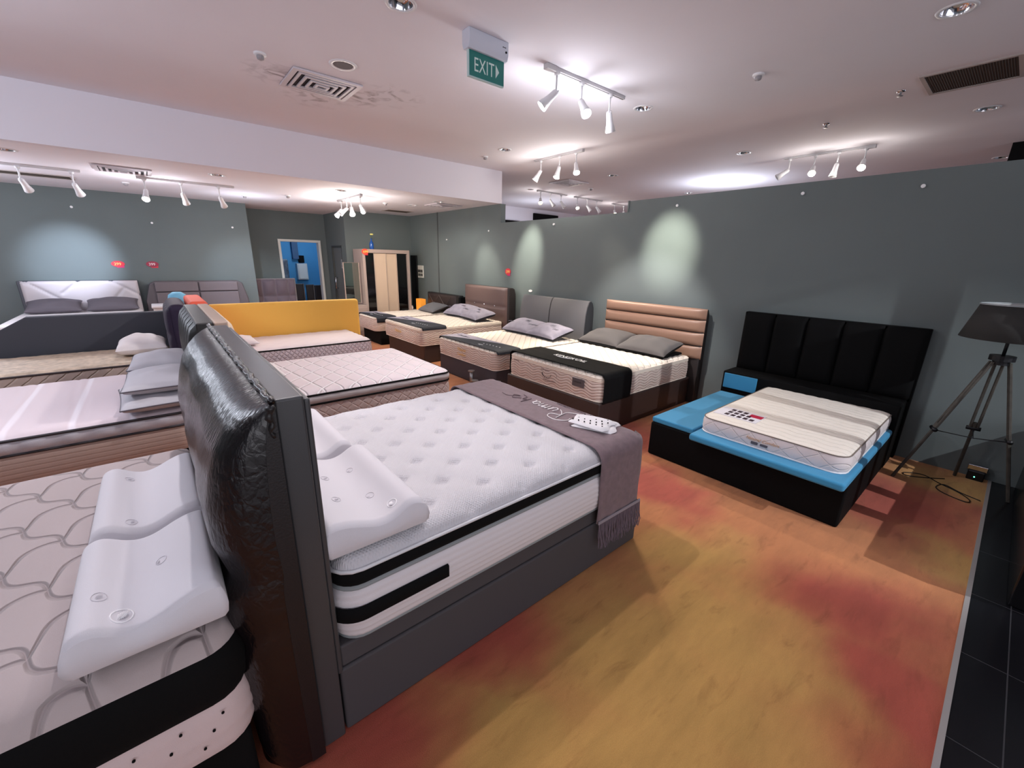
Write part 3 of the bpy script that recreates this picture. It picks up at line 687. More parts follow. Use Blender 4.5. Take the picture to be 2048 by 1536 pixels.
def cushion(y0, y1, z0, z1, xb, out, sgn, n=(40, 24), creases=(), power=.42):
    """padded panel standing in the yz plane, bulging from xb by 'out' along sgn*x"""
    u = np.linspace(0, 1, n[0]+1); v = np.linspace(0, 1, n[1]+1); U, V = np.meshgrid(u, v, indexing='ij')
    prof = np.power(np.clip(4*U*(1-U), 0, 1)*0+np.clip(1-np.abs(2*U-1)**8, 0, 1), .5)*np.power(np.clip(1-np.abs(2*V-1)**3.2, 0, 1), power)
    off = out*prof
    for (a, b_, c_, dep, w_) in creases:   # lines a*U+b*V=c
        off = off-dep*prof*np.exp(-((a*U+b_*V-c_)/w_)**2)
    return G().grid(xb+sgn*off, y0+(y1-y0)*U, z0+(z1-z0)*V, flip=(sgn < 0))

# --- bed 0: front left, dark crinkled leather headboard
t = Thing('bed', 'black bed base with crinkled dark brown leather headboard, front left corner', 'bed', (-.85, 2.17, 0))
t.part('base', G().box(-1.93, .0, 1.33, 3.0, 0, .315), M_black2, bevel=.02)
hb = t.part('headboard', G().box(.12, .205, 1.40, 2.95, 0, 1.34), mat('dark_brown_leather', (20, 16, 19), .45, .3, 150), bevel=.015)
def sect(z):
    return np.interp(z, [0, .3, .6, .8, .87, 1.0, 1.12, 1.22, 1.30, 1.36, 1.40, 1.425, 1.44], [.02, .01, -.005, .0, .03, .0, .005, .025, .05, .085, .12, .155, .20])
uu = np.concatenate([np.linspace(0, .07, 16), np.linspace(.08, .92, 70), np.linspace(.93, 1, 16)]); zz_ = np.concatenate([np.linspace(.02, 1.3, 60), np.linspace(1.31, 1.44, 16)]); UU, ZZ2 = np.meshgrid(uu, zz_, indexing='ij')
dx = .205-sect(ZZ2); en = np.clip(1-np.minimum(UU, 1-UU)*1.73/.11, 0, 1); endf = .25+.75*np.sqrt(1-en**2)
cr = 0
for (a_, b_, c_, dep, w_) in ((1, .62, .95, .03, .028), (1, -.62, .02, .03, .028), (1, .62, .42, .02, .028), (1, -.62, .55, .02, .028)):
    cr = cr+dep*np.exp(-((a_*UU+b_*ZZ2-c_)/w_)**2)*np.clip((1.0-ZZ2)/.15, 0, 1)
hump = .012*np.sin(PI*UU*3)**2*np.clip((ZZ2-.9)/.2, 0, 1)
g = G().grid(.205-dx*endf+cr*.8-hump*(dx/.2), 1.305+1.73*UU, ZZ2)
mk('leather_cushion', g, M_crink, hb, t.loc, smooth=True)
cap = [(.205-(.205-sect(z))*.25, z) for z in zz_]
mk('end_panel', G().prism([(.206, .02)]+cap+[(.206, 1.44)], 1, 1.302, 1.308), mat('dark_brown_leather', (20, 16, 19), .45, .3, 150), hb, t.loc)
# rope seam with rumpled corner
pts = [(.198+.004*math.sin(i*1.7), 1.30+1.73*i/60, 1.447+.003*math.sin(i*2.3)) for i in range(61)]
mk('seam_piping', G().tube(pts, .010, 7), M_crink, hb, t.loc, smooth=True)
pts = [(.190+.004*math.sin(i*1.3), 1.298, 1.437-.009*i) for i in range(12)]
mk('gathered_corner', G().tube(pts, [.013-.0008*i+.002*math.sin(i*2) for i in range(12)], 8), M_dark, hb, t.loc, smooth=True)

def scallop(X, Y):
    q = (X*.92-Y*.62)/.165+.16*np.sin(2*PI*(X+Y)/.62)
    st = np.floor(q); fr = q-st
    r_ = (X*.55+Y*.85)/.34+.5*(st % 2)+.30*np.sqrt(np.clip(np.sin(PI*fr), 0, 1))
    d1 = np.minimum(fr, 1-fr)*.165; f2 = r_ % 1; d2 = np.minimum(f2, 1-f2)*.30
    return .017*(-groove(d1, .012)-.8*groove(d2, .013))+.010*np.sqrt(np.clip(d1/.08, 0, 1)*np.clip(d2/.1, 0, 1))
dots = Thing
m0 = mattress('cream scallop-quilted mattress with broad black band, front left under two contour pillows', -1.90, .02, 1.31, 2.98, .315,
    [(.315, .505, mat('pinkish_knit', (222, 202, 200), .9, .4, 400), .012, waves(.004, .9, .06, .005, .008), 10, 'lower_border'),
     (.505, .690, M_black, .018, None, 8, 'black_band')], .085, M_cream, None, r=.10, step=.03, edge=.16, topstep=.03)
for r_ in range(3):
    for k in range(9):
        x = -.06-.105*k-.03*r_
        m0.part('eyelet', G().cyl((x, 1.297, .475-.05*r_), (x, 1.293, .475-.05*r_), .0042, 8), M_black)

def contour_pillow(label, x0, x1, y0, y1, z, h=.12, badge=True, head='hi'):
    """latex contour pillow: wave section along x, extruded along y"""
    t = Thing('contour_pillow', label, 'pillow', ((x0+x1)/2, (y0+y1)/2, z), 'contour pillows')
    L = x1-x0; n = 40; m = 46
    a = np.linspace(0, 1, n)
    if head == 'hi': sec = h*(.78+.26*np.exp(-((a-.14)/.15)**2)-.10*np.exp(-((a-.48)/.18)**2)+.30*np.exp(-((a-.92)/.28)**2))
    else: sec = h*(.78+.26*np.exp(-((a-.86)/.15)**2)-.10*np.exp(-((a-.52)/.18)**2)+.30*np.exp(-((a-.08)/.28)**2))
    e = np.minimum(a, 1-a)*L; rr = .020
    sec = sec*1.0
    b = np.linspace(0, 1, m); W = y1-y0
    A, B = np.meshgrid(a, b, indexing='ij')
    ex = np.clip(1-np.minimum(A, 1-A)*L/rr, 0, 1); ey = np.clip(1-np.minimum(B, 1-B)*W/rr, 0, 1)
    top = sec[:, None]-(rr*1.0)*(1-np.sqrt(np.clip(1-np.clip(ex**2+ey**2, 0, 1), 0, 1)))
    g = G().grid(x0+A*L, y0+B*W, z+top)
    # side skirt
    per = [(0, j) for j in range(m)]+[(i, m-1) for i in range(1, n)]+[(n-1, j) for j in range(m-2, -1, -1)]+[(i, 0) for i in range(n-2, 0, -1)]
    V = []; Fc = []
    for k, (i, j) in enumerate(per):
        X, Y, Zt = x0+a[i]*L, y0+b[j]*W, z+top[i, j]
        nx = (-1 if i == 0 else 1 if i == n-1 else 0); ny = (-1 if j == 0 else 1 if j == m-1 else 0)
        for (fz, o) in ((1, 0), (.8, .007), (.5, .011), (.2, .007), (.0, -.004)): V.append((X+nx*o, Y+ny*o, z+.004+(Zt-z-.004)*fz))
    P = len(per)
    for k in range(P):
        for q in range(4): Fc.append((k*5+q, k*5+q+1, ((k+1) % P)*5+q+1, ((k+1) % P)*5+q))
    g.add(V, Fc)
    t.part('cover', g, M_latex, smooth=True)
    if badge:
        for (u, v, s, br) in badge:
            cx, cy = x0+u*L, y0+v*W; i = min(n-2, int(u*(n-1))); zz = z+sec[i]+.003
            pts = []
            pts = [(cx+s*.8*math.cos(k/16*2*PI), cy+s*math.sin(k/16*2*PI), z+np.interp((cx+s*.8*math.cos(k/16*2*PI)-x0)/L, a, sec)+.001) for k in range(16)]
            gg = G().tube(pts, .0022 if br else .001, 5, closed=True)
            for k in range(-3, 4):
                gg.tube([(cx+s*.14*k-s*.2, cy-s*.55+s*.06*abs(k), zz-(.0005 if br else .0032)), (cx+s*.14*k+s*.15, cy+s*.55-s*.06*abs(k), zz-(.0005 if br else .0032))], .0015 if br else .0008, 4)
            t.part('woven_badge', gg, mat('badge_white' if br else 'badge_grey', (250, 248, 250) if br else (216, 212, 218), .6), smooth=True)
    return t
contour_pillow('white contour pillow with round woven badge, nearest one on the scallop-quilted mattress', -.335, .0, 1.315, 1.80, .795, .125, [(.34, .12, .028, 1), (.2, .3, .02, 0), (.6, .55, .018, 0)])
contour_pillow('white contour pillow behind the badged one on the scallop-quilted mattress', -.325, .0, 1.86, 2.42, .792, .125, [(.34, .10, .02, 0), (.3, .8, .018, 0)])

# --- bed 1: grey, in the middle foreground
t = Thing('bed', 'grey leatherette bed frame carrying the tufted white mattress in the middle foreground', 'bed', (1.28, 2.15, 0))
t.part('base', G().box(.30, 2.285, 1.345, 2.96, 0, .315), M_gbase, bevel=.012)
t.part('top_rail', G().box(.31, 2.275, 1.355, 2.95, .315, .415), M_gbase, bevel=.01)
hb = t.part('headboard', G().box(.21, .292, 1.335, 3.04, 0, 1.44), M_gleath, bevel=.008)
mk('front_panel', G().box(.292, .312, 1.345, 3.03, .30, 1.425), M_gleath, hb, t.loc, bevel=.008)

def tufts(X, Y):
    px, py = .155, .27
    row = np.round(X/px); bx = Y/py+.5*(row % 2); da = X-row*px; db = (bx-np.round(bx))*py
    d = np.sqrt(da**2+db**2)
    # secondary lattice row distance for pillow feel
    rib = .0016*np.sin(2*PI*X/.021)
    return -.020*np.exp(-(np.maximum(np.abs(da+db), np.abs(da-db))/.040)**4)-.014*np.exp(-(d/.07)**2)+rib
m1 = mattress('thick white tufted pillow-top mattress with black band on the grey bed frame', .325, 2.26, 1.345, 2.93, .415,
    [(.415, .428, mat('grey_mesh', (150, 156, 158), .9, .8, 700), .004, None, 2, 'bottom_tape'),
     (.428, .640, M_wfab, .020, ribs(.030, .006), 22, 'ribbed_border'),
     (.640, .662, mat('grey_mesh', (150, 156, 158), .9, .8, 700), .006, None, 3, 'mesh_tape'),
     (.662, .725, M_black, .012, None, 5, 'black_band')], .085, quilt('tufted_knit', (210, 208, 212), 'diamond', (.0135, .0135), .0035, .0025, None, .8, 260), tufts, r=.10,
    pipe=[(.728, M_white, .008)], step=.025, edge=.15, topstep=.0105)
g = band(.318, 2.267, 1.338, 2.937, .10, .520, .575, .014, None, 3, .02)
# short black label strip on the near head end only
P_, N_, S_ = perim(.318, 2.267, 1.338, 2.937, .10, .015)
sel = [k for k in range(len(P_)) if P_[k][1] < 1.47 and P_[k][0] < .78]
sel = sorted(sel, key=lambda k: (0 if P_[k][0] < .42 and P_[k][1] > 1.3385 else 1, -P_[k][1] if P_[k][0] < .42 else 0, P_[k][0]))
V = []; Fc = []
for k in sel:
    for (zz, o) in ((.515, .012), (.52, .022), (.575, .022), (.58, .012)): V.append((P_[k][0]+N_[k][0]*o, P_[k][1]+N_[k][1]*o, zz))
for i in range(len(sel)-1):
    for q in range(3): Fc.append((i*4+q, (i+1)*4+q, (i+1)*4+q+1, i*4+q+1))
m1.part('label_strip', G().add(V, Fc), M_black, smooth=True)
contour_pillow('white contour pillow with faint badges, nearer one on the tufted mattress', .315, .70, 1.36, 2.02, .800, .125, [(.25, .3, .02, 0), (.3, .62, .02, 0), (.6, .3, .02, 0), (.62, .7, .018, 0), (.7, .1, .022, 1)], head='lo')
contour_pillow('white contour pillow against grey headboard, farther one on the tufted mattress', .315, .66, 2.08, 2.72, .800, .125, [(.5, .6, .018, 0)], head='lo')

# throw with fringe
def drape(x0, x1, y0, y1, zt, znear, zfar, r=.06, foot=0, n_x=16, wob=.004, step=.03):
    """cloth lying over a bed in x0..x1, falling down both long sides (y0 near, y1 far)"""
    prof = []
    L = zt-znear-r; k = max(2, int(L/step))
    for i in range(k): prof.append((y0-.006, znear+L*i/k))
    for i in range(9): a = PI/2*i/8; prof.append((y0-.006+r-r*math.cos(a), zt-r+r*math.sin(a)))
    k = int((y1-y0-2*r)/step)
    for i in range(1, k): prof.append((y0+r+(y1-y0-2*r)*i/k, zt))
    for i in range(9): a = PI/2*(1-i/8); prof.append((y1+.006-r+r*math.cos(a), zt-r+r*math.sin(a)))
    L = zt-zfar-r; k = max(2, int(L/step))
    for i in range(1, k+1): prof.append((y1+.006, zt-r-L*i/k))
    prof = np.array(prof); u = np.linspace(0, 1, n_x)
    U, T = np.meshgrid(u, np.arange(len(prof)), indexing='ij')
    Y = prof[:, 0][None, :]+0*U; Z = prof[:, 1][None, :]+0*U; X = x0+(x1-x0)*U
    wv = wob*(np.sin(9*U*3+T*.21)+np.sin(T*.4+5*U))
    side = (Z < zt-.02)
    Y = Y+np.where(side, np.where(Y < (y0+y1)/2, -1, 1)*np.abs(wv), 0); Z = Z+np.where(side, 0, np.abs(wv)*.6)
    if foot:
        ins = .085*(1-np.sqrt(np.clip(1-np.clip((U-.80)/.20, 0, 1)**2, 0, 1)))
        k_ = np.where(T < 14+(zt-znear)/step, 1, np.where(Y > y1-.12, -1, 0)); Y = Y+ins*k_*np.where((Y < y0+.15) | (Y > y1-.12), 1, 0)
    if foot: Z = Z-foot*np.clip((U-.80)/.20, 0, 1)**2*np.where(side, 0, 1)
    return G().grid(X, Y, Z)
M_throw = mat('mauve_velour', (122, 102, 107), .85, .5, 160, sheen=.25, var=.12, vscale=30)
t = Thing('bed_throw', 'mauve velour throw with fringe over the foot of the tufted mattress', 'throw', (2.05, 2.1, .8))
t.part('cloth', drape(1.80, 2.27, 1.322, 2.955, .822, .34, .45, r=.09, foot=.06), M_throw, smooth=True, solid=.006)
g = G(); 
for i in range(64):
    x = 1.812+.425*i/63; dz = random.uniform(-.03, .02); pts = [(x+random.uniform(-.004, .004)*q, 1.308-.004*q, .345-(.18+dz)*q/4) for q in range(5)]
    g.tube(pts, .0028, 4)
o = t.part('fringe', g, mat('fringe_yarn', (112, 98, 108), .9)); 
t.part('fringe_trim', G().box(1.805, 2.235, 1.303, 1.311, .335, .355), mat('trim_tape', (150, 142, 150), .8, .8, 300), bevel=.002)
M_thread = mat('white_thread', (240, 234, 234), .6); M_dthread = mat('grey_thread', (98, 80, 86), .7)
def stroke(pts, z, r, m, nm='embroidery'):
    # smooth catmull-rom through points (x,y)
    P = [Vector((a, b, z)) for a, b in pts]; Q = []
    for i in range(len(P)-1):
        p0 = P[max(0, i-1)]; p1 = P[i]; p2 = P[i+1]; p3 = P[min(len(P)-1, i+2)]
        for k in range(6):
            s = k/6; Q.append(.5*((2*p1)+(p2-p0)*s+(2*p0-5*p1+4*p2-p3)*s*s+(3*p1-p0-3*p2+p3)*s**3))
    Q.append(P[-1]); t.part(nm, G().tube(Q, r, 5), m, smooth=True)
zc = .828
def sc_(a, b): return (2.10-b, 1.80+a)       # a: reading direction (+y), b: up (-x)
W_ = .0038
stroke([sc_(*p) for p in [(-.02, -.03), (.02, -.01), (.06, .02), (.05, .10), (.04, .15)]], zc, W_, M_thread)
stroke([sc_(*p) for p in [(-.03, .08), (-.04, .13), (.02, .18), (.10, .17), (.12, .12), (.06, .085), (.09, .04), (.13, .01)]], zc, W_, M_thread)
stroke([sc_(*p) for p in [(.15, .075), (.145, .02), (.175, .01), (.195, .075), (.195, .01)]], zc, W_, M_thread)
stroke([sc_(*p) for p in [(.225, .01), (.225, .075), (.235, .06), (.26, .075), (.26, .01), (.27, .06), (.30, .07), (.30, .01)]], zc, W_, M_thread)
stroke([sc_(*p) for p in [(.37, .06), (.34, .07), (.325, .03), (.35, .01), (.375, .06), (.375, .01), (.39, .01)]], zc, W_, M_thread)
stroke([sc_(*p) for p in [(.44, .01), (.44, .12), (.445, .05), (.48, .065), (.49, .01), (.55, -.01)]], zc, .0026, M_dthread)
stroke([sc_(*p) for p in [(.50, .06), (.56, .10), (.60, .05), (.55, .03), (.62, .10), (.70, .09)]], zc, .0028, M_dthread)
text('lettering', 'mattress collection', M_dthread, t.o, t.loc, (2.185, 1.78, zc+.001), (0, 1, 0), (-1, 0, 0), .035)
# folded polka-dot cloth
t = Thing('folded_cloth', 'folded white cloth with small black dots lying on the mauve throw', 'cloth', (2.05, 1.58, .83))
M_pk = mat('polka_white', (238, 236, 238), .85, .3, 300)
def fold(cx, cy, sx, sy, z, h, rot, tw=0):
    n = 18; u = np.linspace(-1, 1, n); U, V = np.meshgrid(u, u, indexing='ij')
    pr = np.power(np.clip((1-np.abs(U)**8)*(1-np.abs(V)**8), 0, 1), .5)
    Z = z+h*pr+.006*np.sin(3*U+2*V)*pr; c, s = math.cos(rot), math.sin(rot)
    X = U*sx/2*(1+tw*V); Y = V*sy/2+.012*np.sin(4*U)
    g = G().grid(cx+X*c-Y*s, cy+X*s+Y*c, Z); g.grid(cx+X*c-Y*s, cy+X*s+Y*c, z+0*U, flip=True); return g
t.part('lower_fold', fold(2.065, 1.585, .20, .27, .828, .018, .35, .05), M_pk, smooth=True)
t.part('upper_fold', fold(2.035, 1.60, .17, .26, .846, .022, .2, -.05), M_pk, smooth=True)
g = G()
for i in range(4):
    for j in range(6):
        a = (i-1.5)*.040; b = (j-2.5)*.042+(.02 if i % 2 else 0)
        if abs(b) > .115: continue
        x = 2.035+a*math.cos(.2)-b*math.sin(.2); y = 1.60+a*math.sin(.2)+b*math.cos(.2)
        g.lathe((x, y, .8705), [(0, .0015), (.0040, .0012), (.0044, -.006)], 8)
t.part('printed_dots', g, M_black)['kind'] = 'stuff'

# --- bed D (diamond quilt) with tan / cream headboard
t = Thing('bed', 'bed with tan headboard back-to-back with the black channelled one, centre', 'bed', (1.3, 4.5, 0))
t.part('base', G().box(.46, 2.27, 3.80, 5.22, .0, .36), mat('brown_base', (60, 44, 40), .6), bevel=.02)
hb = t.part('headboard', G().box(.285, .375, 3.80, 5.32, 0, 1.36), mat('tan_leather', (178, 156, 140), .45, .2, 200), bevel=.012)
mk('cushion', cushion(3.82, 5.30, .4, 1.355, .375, .075, 1, (40, 24)), mat('cream_leather', (216, 196, 172), .5, .2, 200), hb, t.loc, smooth=True)
mattress('white diamond-quilted mattress with black edge piping, behind the tufted one', .46, 2.31, 3.76, 5.23, .36,
    [(.36, .59, quilt('taupe_damask', (190, 172, 168), 'cross', (.10, 1.1), .005, .004, (196, 178, 174)), .012, cross(.09, .004), 8, 'side_border'),
     (.60, .675, mat('grey_damask', (188, 182, 184), .85, .5, 200), .014, diag(.14, .005, .4), 5, 'euro_top_border')], .035,
    quilt('pinkish_white_knit', (222, 210, 215), 'skew', (.28, .155, .12), .010, .012, (248, 245, 247)), None, r=.10, pipe=[(.595, M_black, .009), (.680, M_black, .009)])
pillow('small white pillow hidden behind the tan headboard top', (.62, 4.65, .70), .42, .6, .11, M_wfab)
# --- bed A (left)
t = Thing('bed', 'bed with black vertically channelled headboard behind the brown leather one', 'bed', (-.9, 4.55, 0))
t.part('base', G().box(-1.83, .06, 3.86, 5.30, 0, .41), M_black2, bevel=.02)
hb = t.part('headboard', G().box(.175, .283, 3.80, 5.32, 0, 1.36), M_dark, bevel=.012)
for k in range(7):
    a = 3.81+1.50*k/7
    mk('channel_pad', cushion(a, a+1.5/7, .3, 1.352, .18, .085, -1, (10, 24), power=.5), M_dark, hb, t.loc, smooth=True)
def stripes(X, Y): return .008*(-groove(np.abs(((X+Y*.06)/.33+.5) % 1-.5)*.33-.035, .012))
mattress('rosy white striped mattress with ribbed brown side, left of the black channelled headboard', -1.86, .06, 3.84, 5.35, .41,
    [(.41, .60, quilt('brown_rib', (192, 168, 156), 'rib', (.034,), .004, .0008, (174, 148, 136)), .010, None, 8, 'ribbed_side'),
     (.608, .695, mat('grey_block', (196, 192, 198), .8, .4, 260), .014, lambda S, Z: .004*np.sign(np.sin(2*PI*S/.16)), 5, 'box_border')], .04,
    quilt('rosy_white_knit', (222, 208, 213), 'lines', (0, 1, .31), .030, .003, (238, 230, 236)), stripes, r=.10, pipe=[(.602, mat('charcoal_piping', (50, 46, 50), .6), .008), (.700, mat('charcoal_piping', (50, 46, 50), .6), .010)], topstep=.02)
M_navy_p = mat('pillow_navy', (30, 32, 44), .85, .3, 200)
M_gp = mat('grey_pillow_cotton', (186, 184, 190), .85, .4, 200); M_gp2 = mat('grey_satin_band', (160, 156, 164), .45, .6, 60)
def flat_pillow(label, c, sx, sy, h, rot=0, grp='grey gusseted pillows'):
    p = pillow(label, c, sx, sy, h, M_gp, rot=rot, group=grp, seam=mat('pillow_piping', (96, 92, 100), .6), pinch=.04)
    return p
flat_pillow('grey piped pillow, front bottom one of four on the rosy striped mattress', (-.10, 4.12, .735), .50, .64, .15, .05)
flat_pillow('grey piped pillow, front top one of four on the rosy striped mattress', (-.07, 4.14, .850), .47, .60, .15, -.03)
flat_pillow('grey piped pillow, rear bottom one of four on the rosy striped mattress', (-.09, 4.88, .735), .48, .66, .15, .02)
flat_pillow('grey piped pillow, rear top one of four on the rosy striped mattress', (-.06, 4.86, .850), .46, .62, .15, -.04)

# --- bed B (left, purple) and bed C (right, red) back to back
t = Thing('bed', 'bed with rounded purple tufted velvet headboard, left of centre', 'bed', (-.95, 6.5, 0))
t.part('base', G().box(-1.8, .02, 6.10, 7.02, 0, .33), M_black2, bevel=.02)
M_pur = mat('purple_velvet', (30, 14, 44), .8, .3, 200, sheen=.05)
hb = t.part('headboard', G().box(.05, .235, 5.98, 7.05, .0, 1.30), M_pur, bevel=.075, seg=6)
pr = [(1, 0, .25, .02, .03), (1, 0, .5, .02, .03), (1, 0, .75, .02, .03), (0, 1, .3, .02, .04), (0, 1, .65, .02, .04)]
mk('tufted_pad', cushion(6.0, 7.03, .35, 1.26, .07, .065, -1, (48, 40), pr, .3), M_pur, hb, t.loc, smooth=True)
mattress('beige mattress with diagonal quilted side beside the dark grey panel', -1.92, .02, 6.05, 7.05, .33,
    [(.33, .66, quilt('taupe_quilt', (172, 152, 142), 'diag', (.115, -1.3), .006, .008, (192, 172, 156)), .012, diag(.115, .008, 1.3), 14, 'diagonal_side')], .04,
    mat('gold_damask', (196, 178, 158), .6, .5, 90, var=.25, vscale=14), diamond(.16, .16, .006, .01), r=.09, pipe=[(.664, mat('brown_piping', (52, 40, 42), .6), .010)])
pillow('white pillow on the beige mattress in front of purple headboard', (-.24, 6.60, .70), .46, .64, .22, mat('white_satin', (232, 224, 224), .6, .2, 100))
t = Thing('bed', 'bed with orange red headboard top peeking behind the black channelled headboard', 'bed', (1.3, 6.5, 0))
t.part('base', G().box(.45, 2.28, 6.10, 7.04, 0, .36), M_black2, bevel=.02)
t.part('headboard', G().box(.25, .43, 5.98, 7.05, 0, 1.325), mat('coral_fabric', (226, 92, 66), .7, .3, 200), bevel=.04, seg=4)
mattress('white mattress with hexagon-quilted side before the yellow headboard', .45, 2.35, 6.04, 7.08, .36,
    [(.36, .66, quilt('hexagon_knit', (204, 188, 193), 'cross', (.062, .9), .006, .008, (178, 160, 166)), .014, cross(.062, .007, .9), 16, 'hexagon_side')], .04,
    mat('lace_knit', (228, 216, 216), .85, .5, 120), diamond(.2, .2, .005, .012), r=.09, pipe=[(.665, M_black, .009)])
pillow('white pillow mostly hidden behind the tan headboard near the yellow one', (.70, 6.55, .705), .45, .62, .10, M_wfab)
single('bolster', 'pale blue rounded bolster top showing behind the purple one', 'headboard', G().tube([(.20, 7.30, 0), (.20, 7.30, 1.25), (.20, 7.30, 1.31), (.20, 7.30, 1.345)], [.11, .11, .095, .05], 24), mat('sky_blue_fabric', (120, 190, 222), .7, .3, 200), (.2, 7.3, 0), smooth=True)
# yellow and grey long panels
t = Thing('daybed', 'bright yellow upholstered daybed back behind the hexagon-sided mattress', 'daybed', (1.55, 7.18, 0))
t.part('back_panel', G().box(.50, 2.585, 7.125, 7.25, .12, 1.175), mat('yellow_fabric', (236, 184, 84), .85, .5, 300, sheen=.1), bevel=.045, seg=5)
for x in (.6, 2.45): t.part('leg', G().cyl((x, 7.19, 0), (x, 7.19, .13), .025), M_black)
t = Thing('daybed', 'long dark grey daybed back with slanted left end, behind the beige mattress', 'daybed', (-.9, 7.18, 0))
t.part('back_panel', G().prism([(-1.95, .12), (.10, .12), (.10, 1.115), (-1.20, 1.115), (-1.62, .86), (-1.95, .86)], 1, 7.12, 7.26), mat('dark_grey_fabric', (62, 64, 72), .85, .4, 300), bevel=.02)
for x in (-1.6, 0): t.part('leg', G().cyl((x, 7.19, 0), (x, 7.19, .13), .025), M_black)

# ================================================================ BEDS, RIGHT WALL
M_choc = mat('chocolate_leather', (52, 38, 36), .5, .25, 200)
M_choc2 = mat('dark_brown_side', (40, 34, 34), .6, .2, 200)
wave_s = waves(.014, .26, .034, .006, .006)
# --- E: copper headboard
t = Thing('bed', 'dark brown bed with copper horizontally padded headboard on the right wall', 'bed', (4.5, 3.45, 0))
t.part('base', G().box(3.50, 5.44, 2.665, 4.26, 0, .37), M_choc, bevel=.02)
hb = t.part('headboard', G().prism([(5.46, 0), (5.59, 0), (5.59, .62), (5.575, 1.22), (5.54, 1.285), (5.47, 1.285), (5.46, .8)], 1, 2.58, 4.18), M_choc2, bevel=.01)
M_cop = mat('copper_leather', (142, 110, 92), .42, .2, 250)
for k, (a, b) in enumerate([(1.15, 1.295), (.98, 1.145), (.80, .975), (.62, .795)]):
    mk('padded_bar', cushion(2.565, 4.19, a, b, 5.47, .055, -1, (30, 14), power=.5), M_cop, hb, t.loc, smooth=True)
def wavequilt(X, Y): return diamond(.13, .13, .005, .008)(X, Y)
me_ = mattress('ivory quilted mattress with wavy side stitching and label plate, under the black runner', 3.52, 5.42, 2.68, 4.235, .37,
    [(.37, .60, M_side, .014, wave_s, 14, 'wavy_border'), (.605, .635, M_ivory, .006, None, 3, 'upper_border')], .035, M_iq, wavequilt, r=.08,
    pipe=[(.602, M_ivory, .006), (.638, M_ivory, .006), (.375, M_ivory, .007)], topstep=.02)
me_.part('label_plate', G().box(3.496, 3.504, 2.90, 3.075, .49, .585), mat('plate_grey', (92, 88, 92), .4, metal=.3), bevel=.002)
M_ink = mat('print_brown', (120, 100, 98), .7); M_inkd = mat('print_dark', (50, 44, 48), .7)
text('lettering', 'KINGKOIL', M_inkd, me_.o, me_.loc, (3.4955, 3.055, .535), (0, -1, 0), (0, 0, 1), .026)
g = G()
for k in range(9):
    a = PI+PI*k/8; g.cyl((3.503, 3.50+.075*math.cos(a), .525+.045*math.sin(a)), (3.498, 3.50+.075*math.cos(a), .525+.045*math.sin(a)), .004+.0006*k, 8)
for k in range(5):
    a = PI*k/5-.6; g.cyl((3.503, 3.37-.045*math.cos(a), .535+.03*math.sin(a)), (3.498, 3.37-.045*math.cos(a), .535+.03*math.sin(a)), .0035, 8)
o = me_.part('printed_dots', g, M_inkd); o['kind'] = 'stuff'
text('lettering', 'back support', M_ink, me_.o, me_.loc, (3.500, 3.60, .565), (0, -1, 0), (0, 0, 1), .028, shear=.2)
text('lettering', 'pocket spring comfort', M_ink, me_.o, me_.loc, (3.500, 3.56, .445), (0, -1, 0), (0, 0, 1), .024, shear=.2)
text('lettering', 'posture', M_ink, me_.o, me_.loc, (3.500, 4.12, .585), (0, -1, 0), (0, 0, 1), .03, shear=.3)
t = Thing('bed_runner', 'black runner with white lettering across the foot of the ivory quilted mattress', 'bed runner', (3.8, 3.45, .68))
t.part('cloth', drape(3.545, 4.05, 2.662, 4.25, .690, .355, .38, r=.07, wob=.003), M_black, smooth=True, solid=.005)
text('lettering', 'KINGKOIL', mat('runner_white', (240, 240, 240), .6), t.o, t.loc, (3.80, 3.70, .697), (0, -1, 0), (1, 0, 0), .115, shear=.15)
o = t.part('swoosh', G().tube([(3.79-.03*math.sin(PI*i/20)+.004*i/20*5, 3.66-.30*i/20, .698) for i in range(21)], [.001+.004*math.sin(PI*i/20) for i in range(21)], 5), mat('runner_white', (240, 240, 240), .6))
M_gpil = mat('charcoal_cotton', (88, 84, 83), .85, .4, 200)
pillow('charcoal grey pillow with black underside leaning on the copper headboard, farther of the pair', (5.13, 3.85, .66), .50, .74, .20, M_gpil, tilt=-.25, group='charcoal pillows', seam=M_black, under=M_black)
pillow('charcoal grey pillow with black underside leaning on the copper headboard, nearer of the pair', (5.10, 3.12, .66), .50, .76, .20, M_gpil, tilt=-.25, group='charcoal pillows', seam=M_black, under=M_black)
single('pillow_tray', 'black cushion lining under the two charcoal pillows', 'cushion', G().box(4.86, 5.38, 2.78, 4.18, .655, .70), M_black, (5.1, 3.45, .66), bevel=.02)

# --- F: grey arched headboard
M_gup = mat('slate_fabric', (104, 104, 106), .85, .35, 300)
t = Thing('bed', 'charcoal bed with grey arched two-panel headboard on the right wall', 'bed', (4.5, 5.35, 0))
t.part('base', G().box(3.56, 5.36, 4.59, 6.16, .0, .31), mat('charcoal_base', (58, 54, 62), .7, .2, 250), bevel=.02)
sec = [(5.585, 0), (5.585, 1.0), (5.575, 1.12), (5.545, 1.20), (5.50, 1.235), (5.46, 1.22), (5.42, 1.14), (5.39, 1.0), (5.375, .8), (5.37, .5), (5.37, 0)][::-1]
hb = t.part('headboard', G().prism(sec, 1, 4.545, 5.385), M_gup, bevel=.012)
mk('left_panel', G().prism(sec, 1, 5.40, 6.18), M_gup, hb, t.loc, bevel=.012)
sec2 = [(x+(.008 if x < 5.5 else 0), z-.008) for x, z in sec]
mk('centre_piping', G().prism(sec2, 1, 5.385, 5.40), M_black, hb, t.loc)
mk('end_cap', G().prism(sec2, 1, 4.535, 4.546), mat('slate_dark', (54, 56, 60), .8), hb, t.loc)
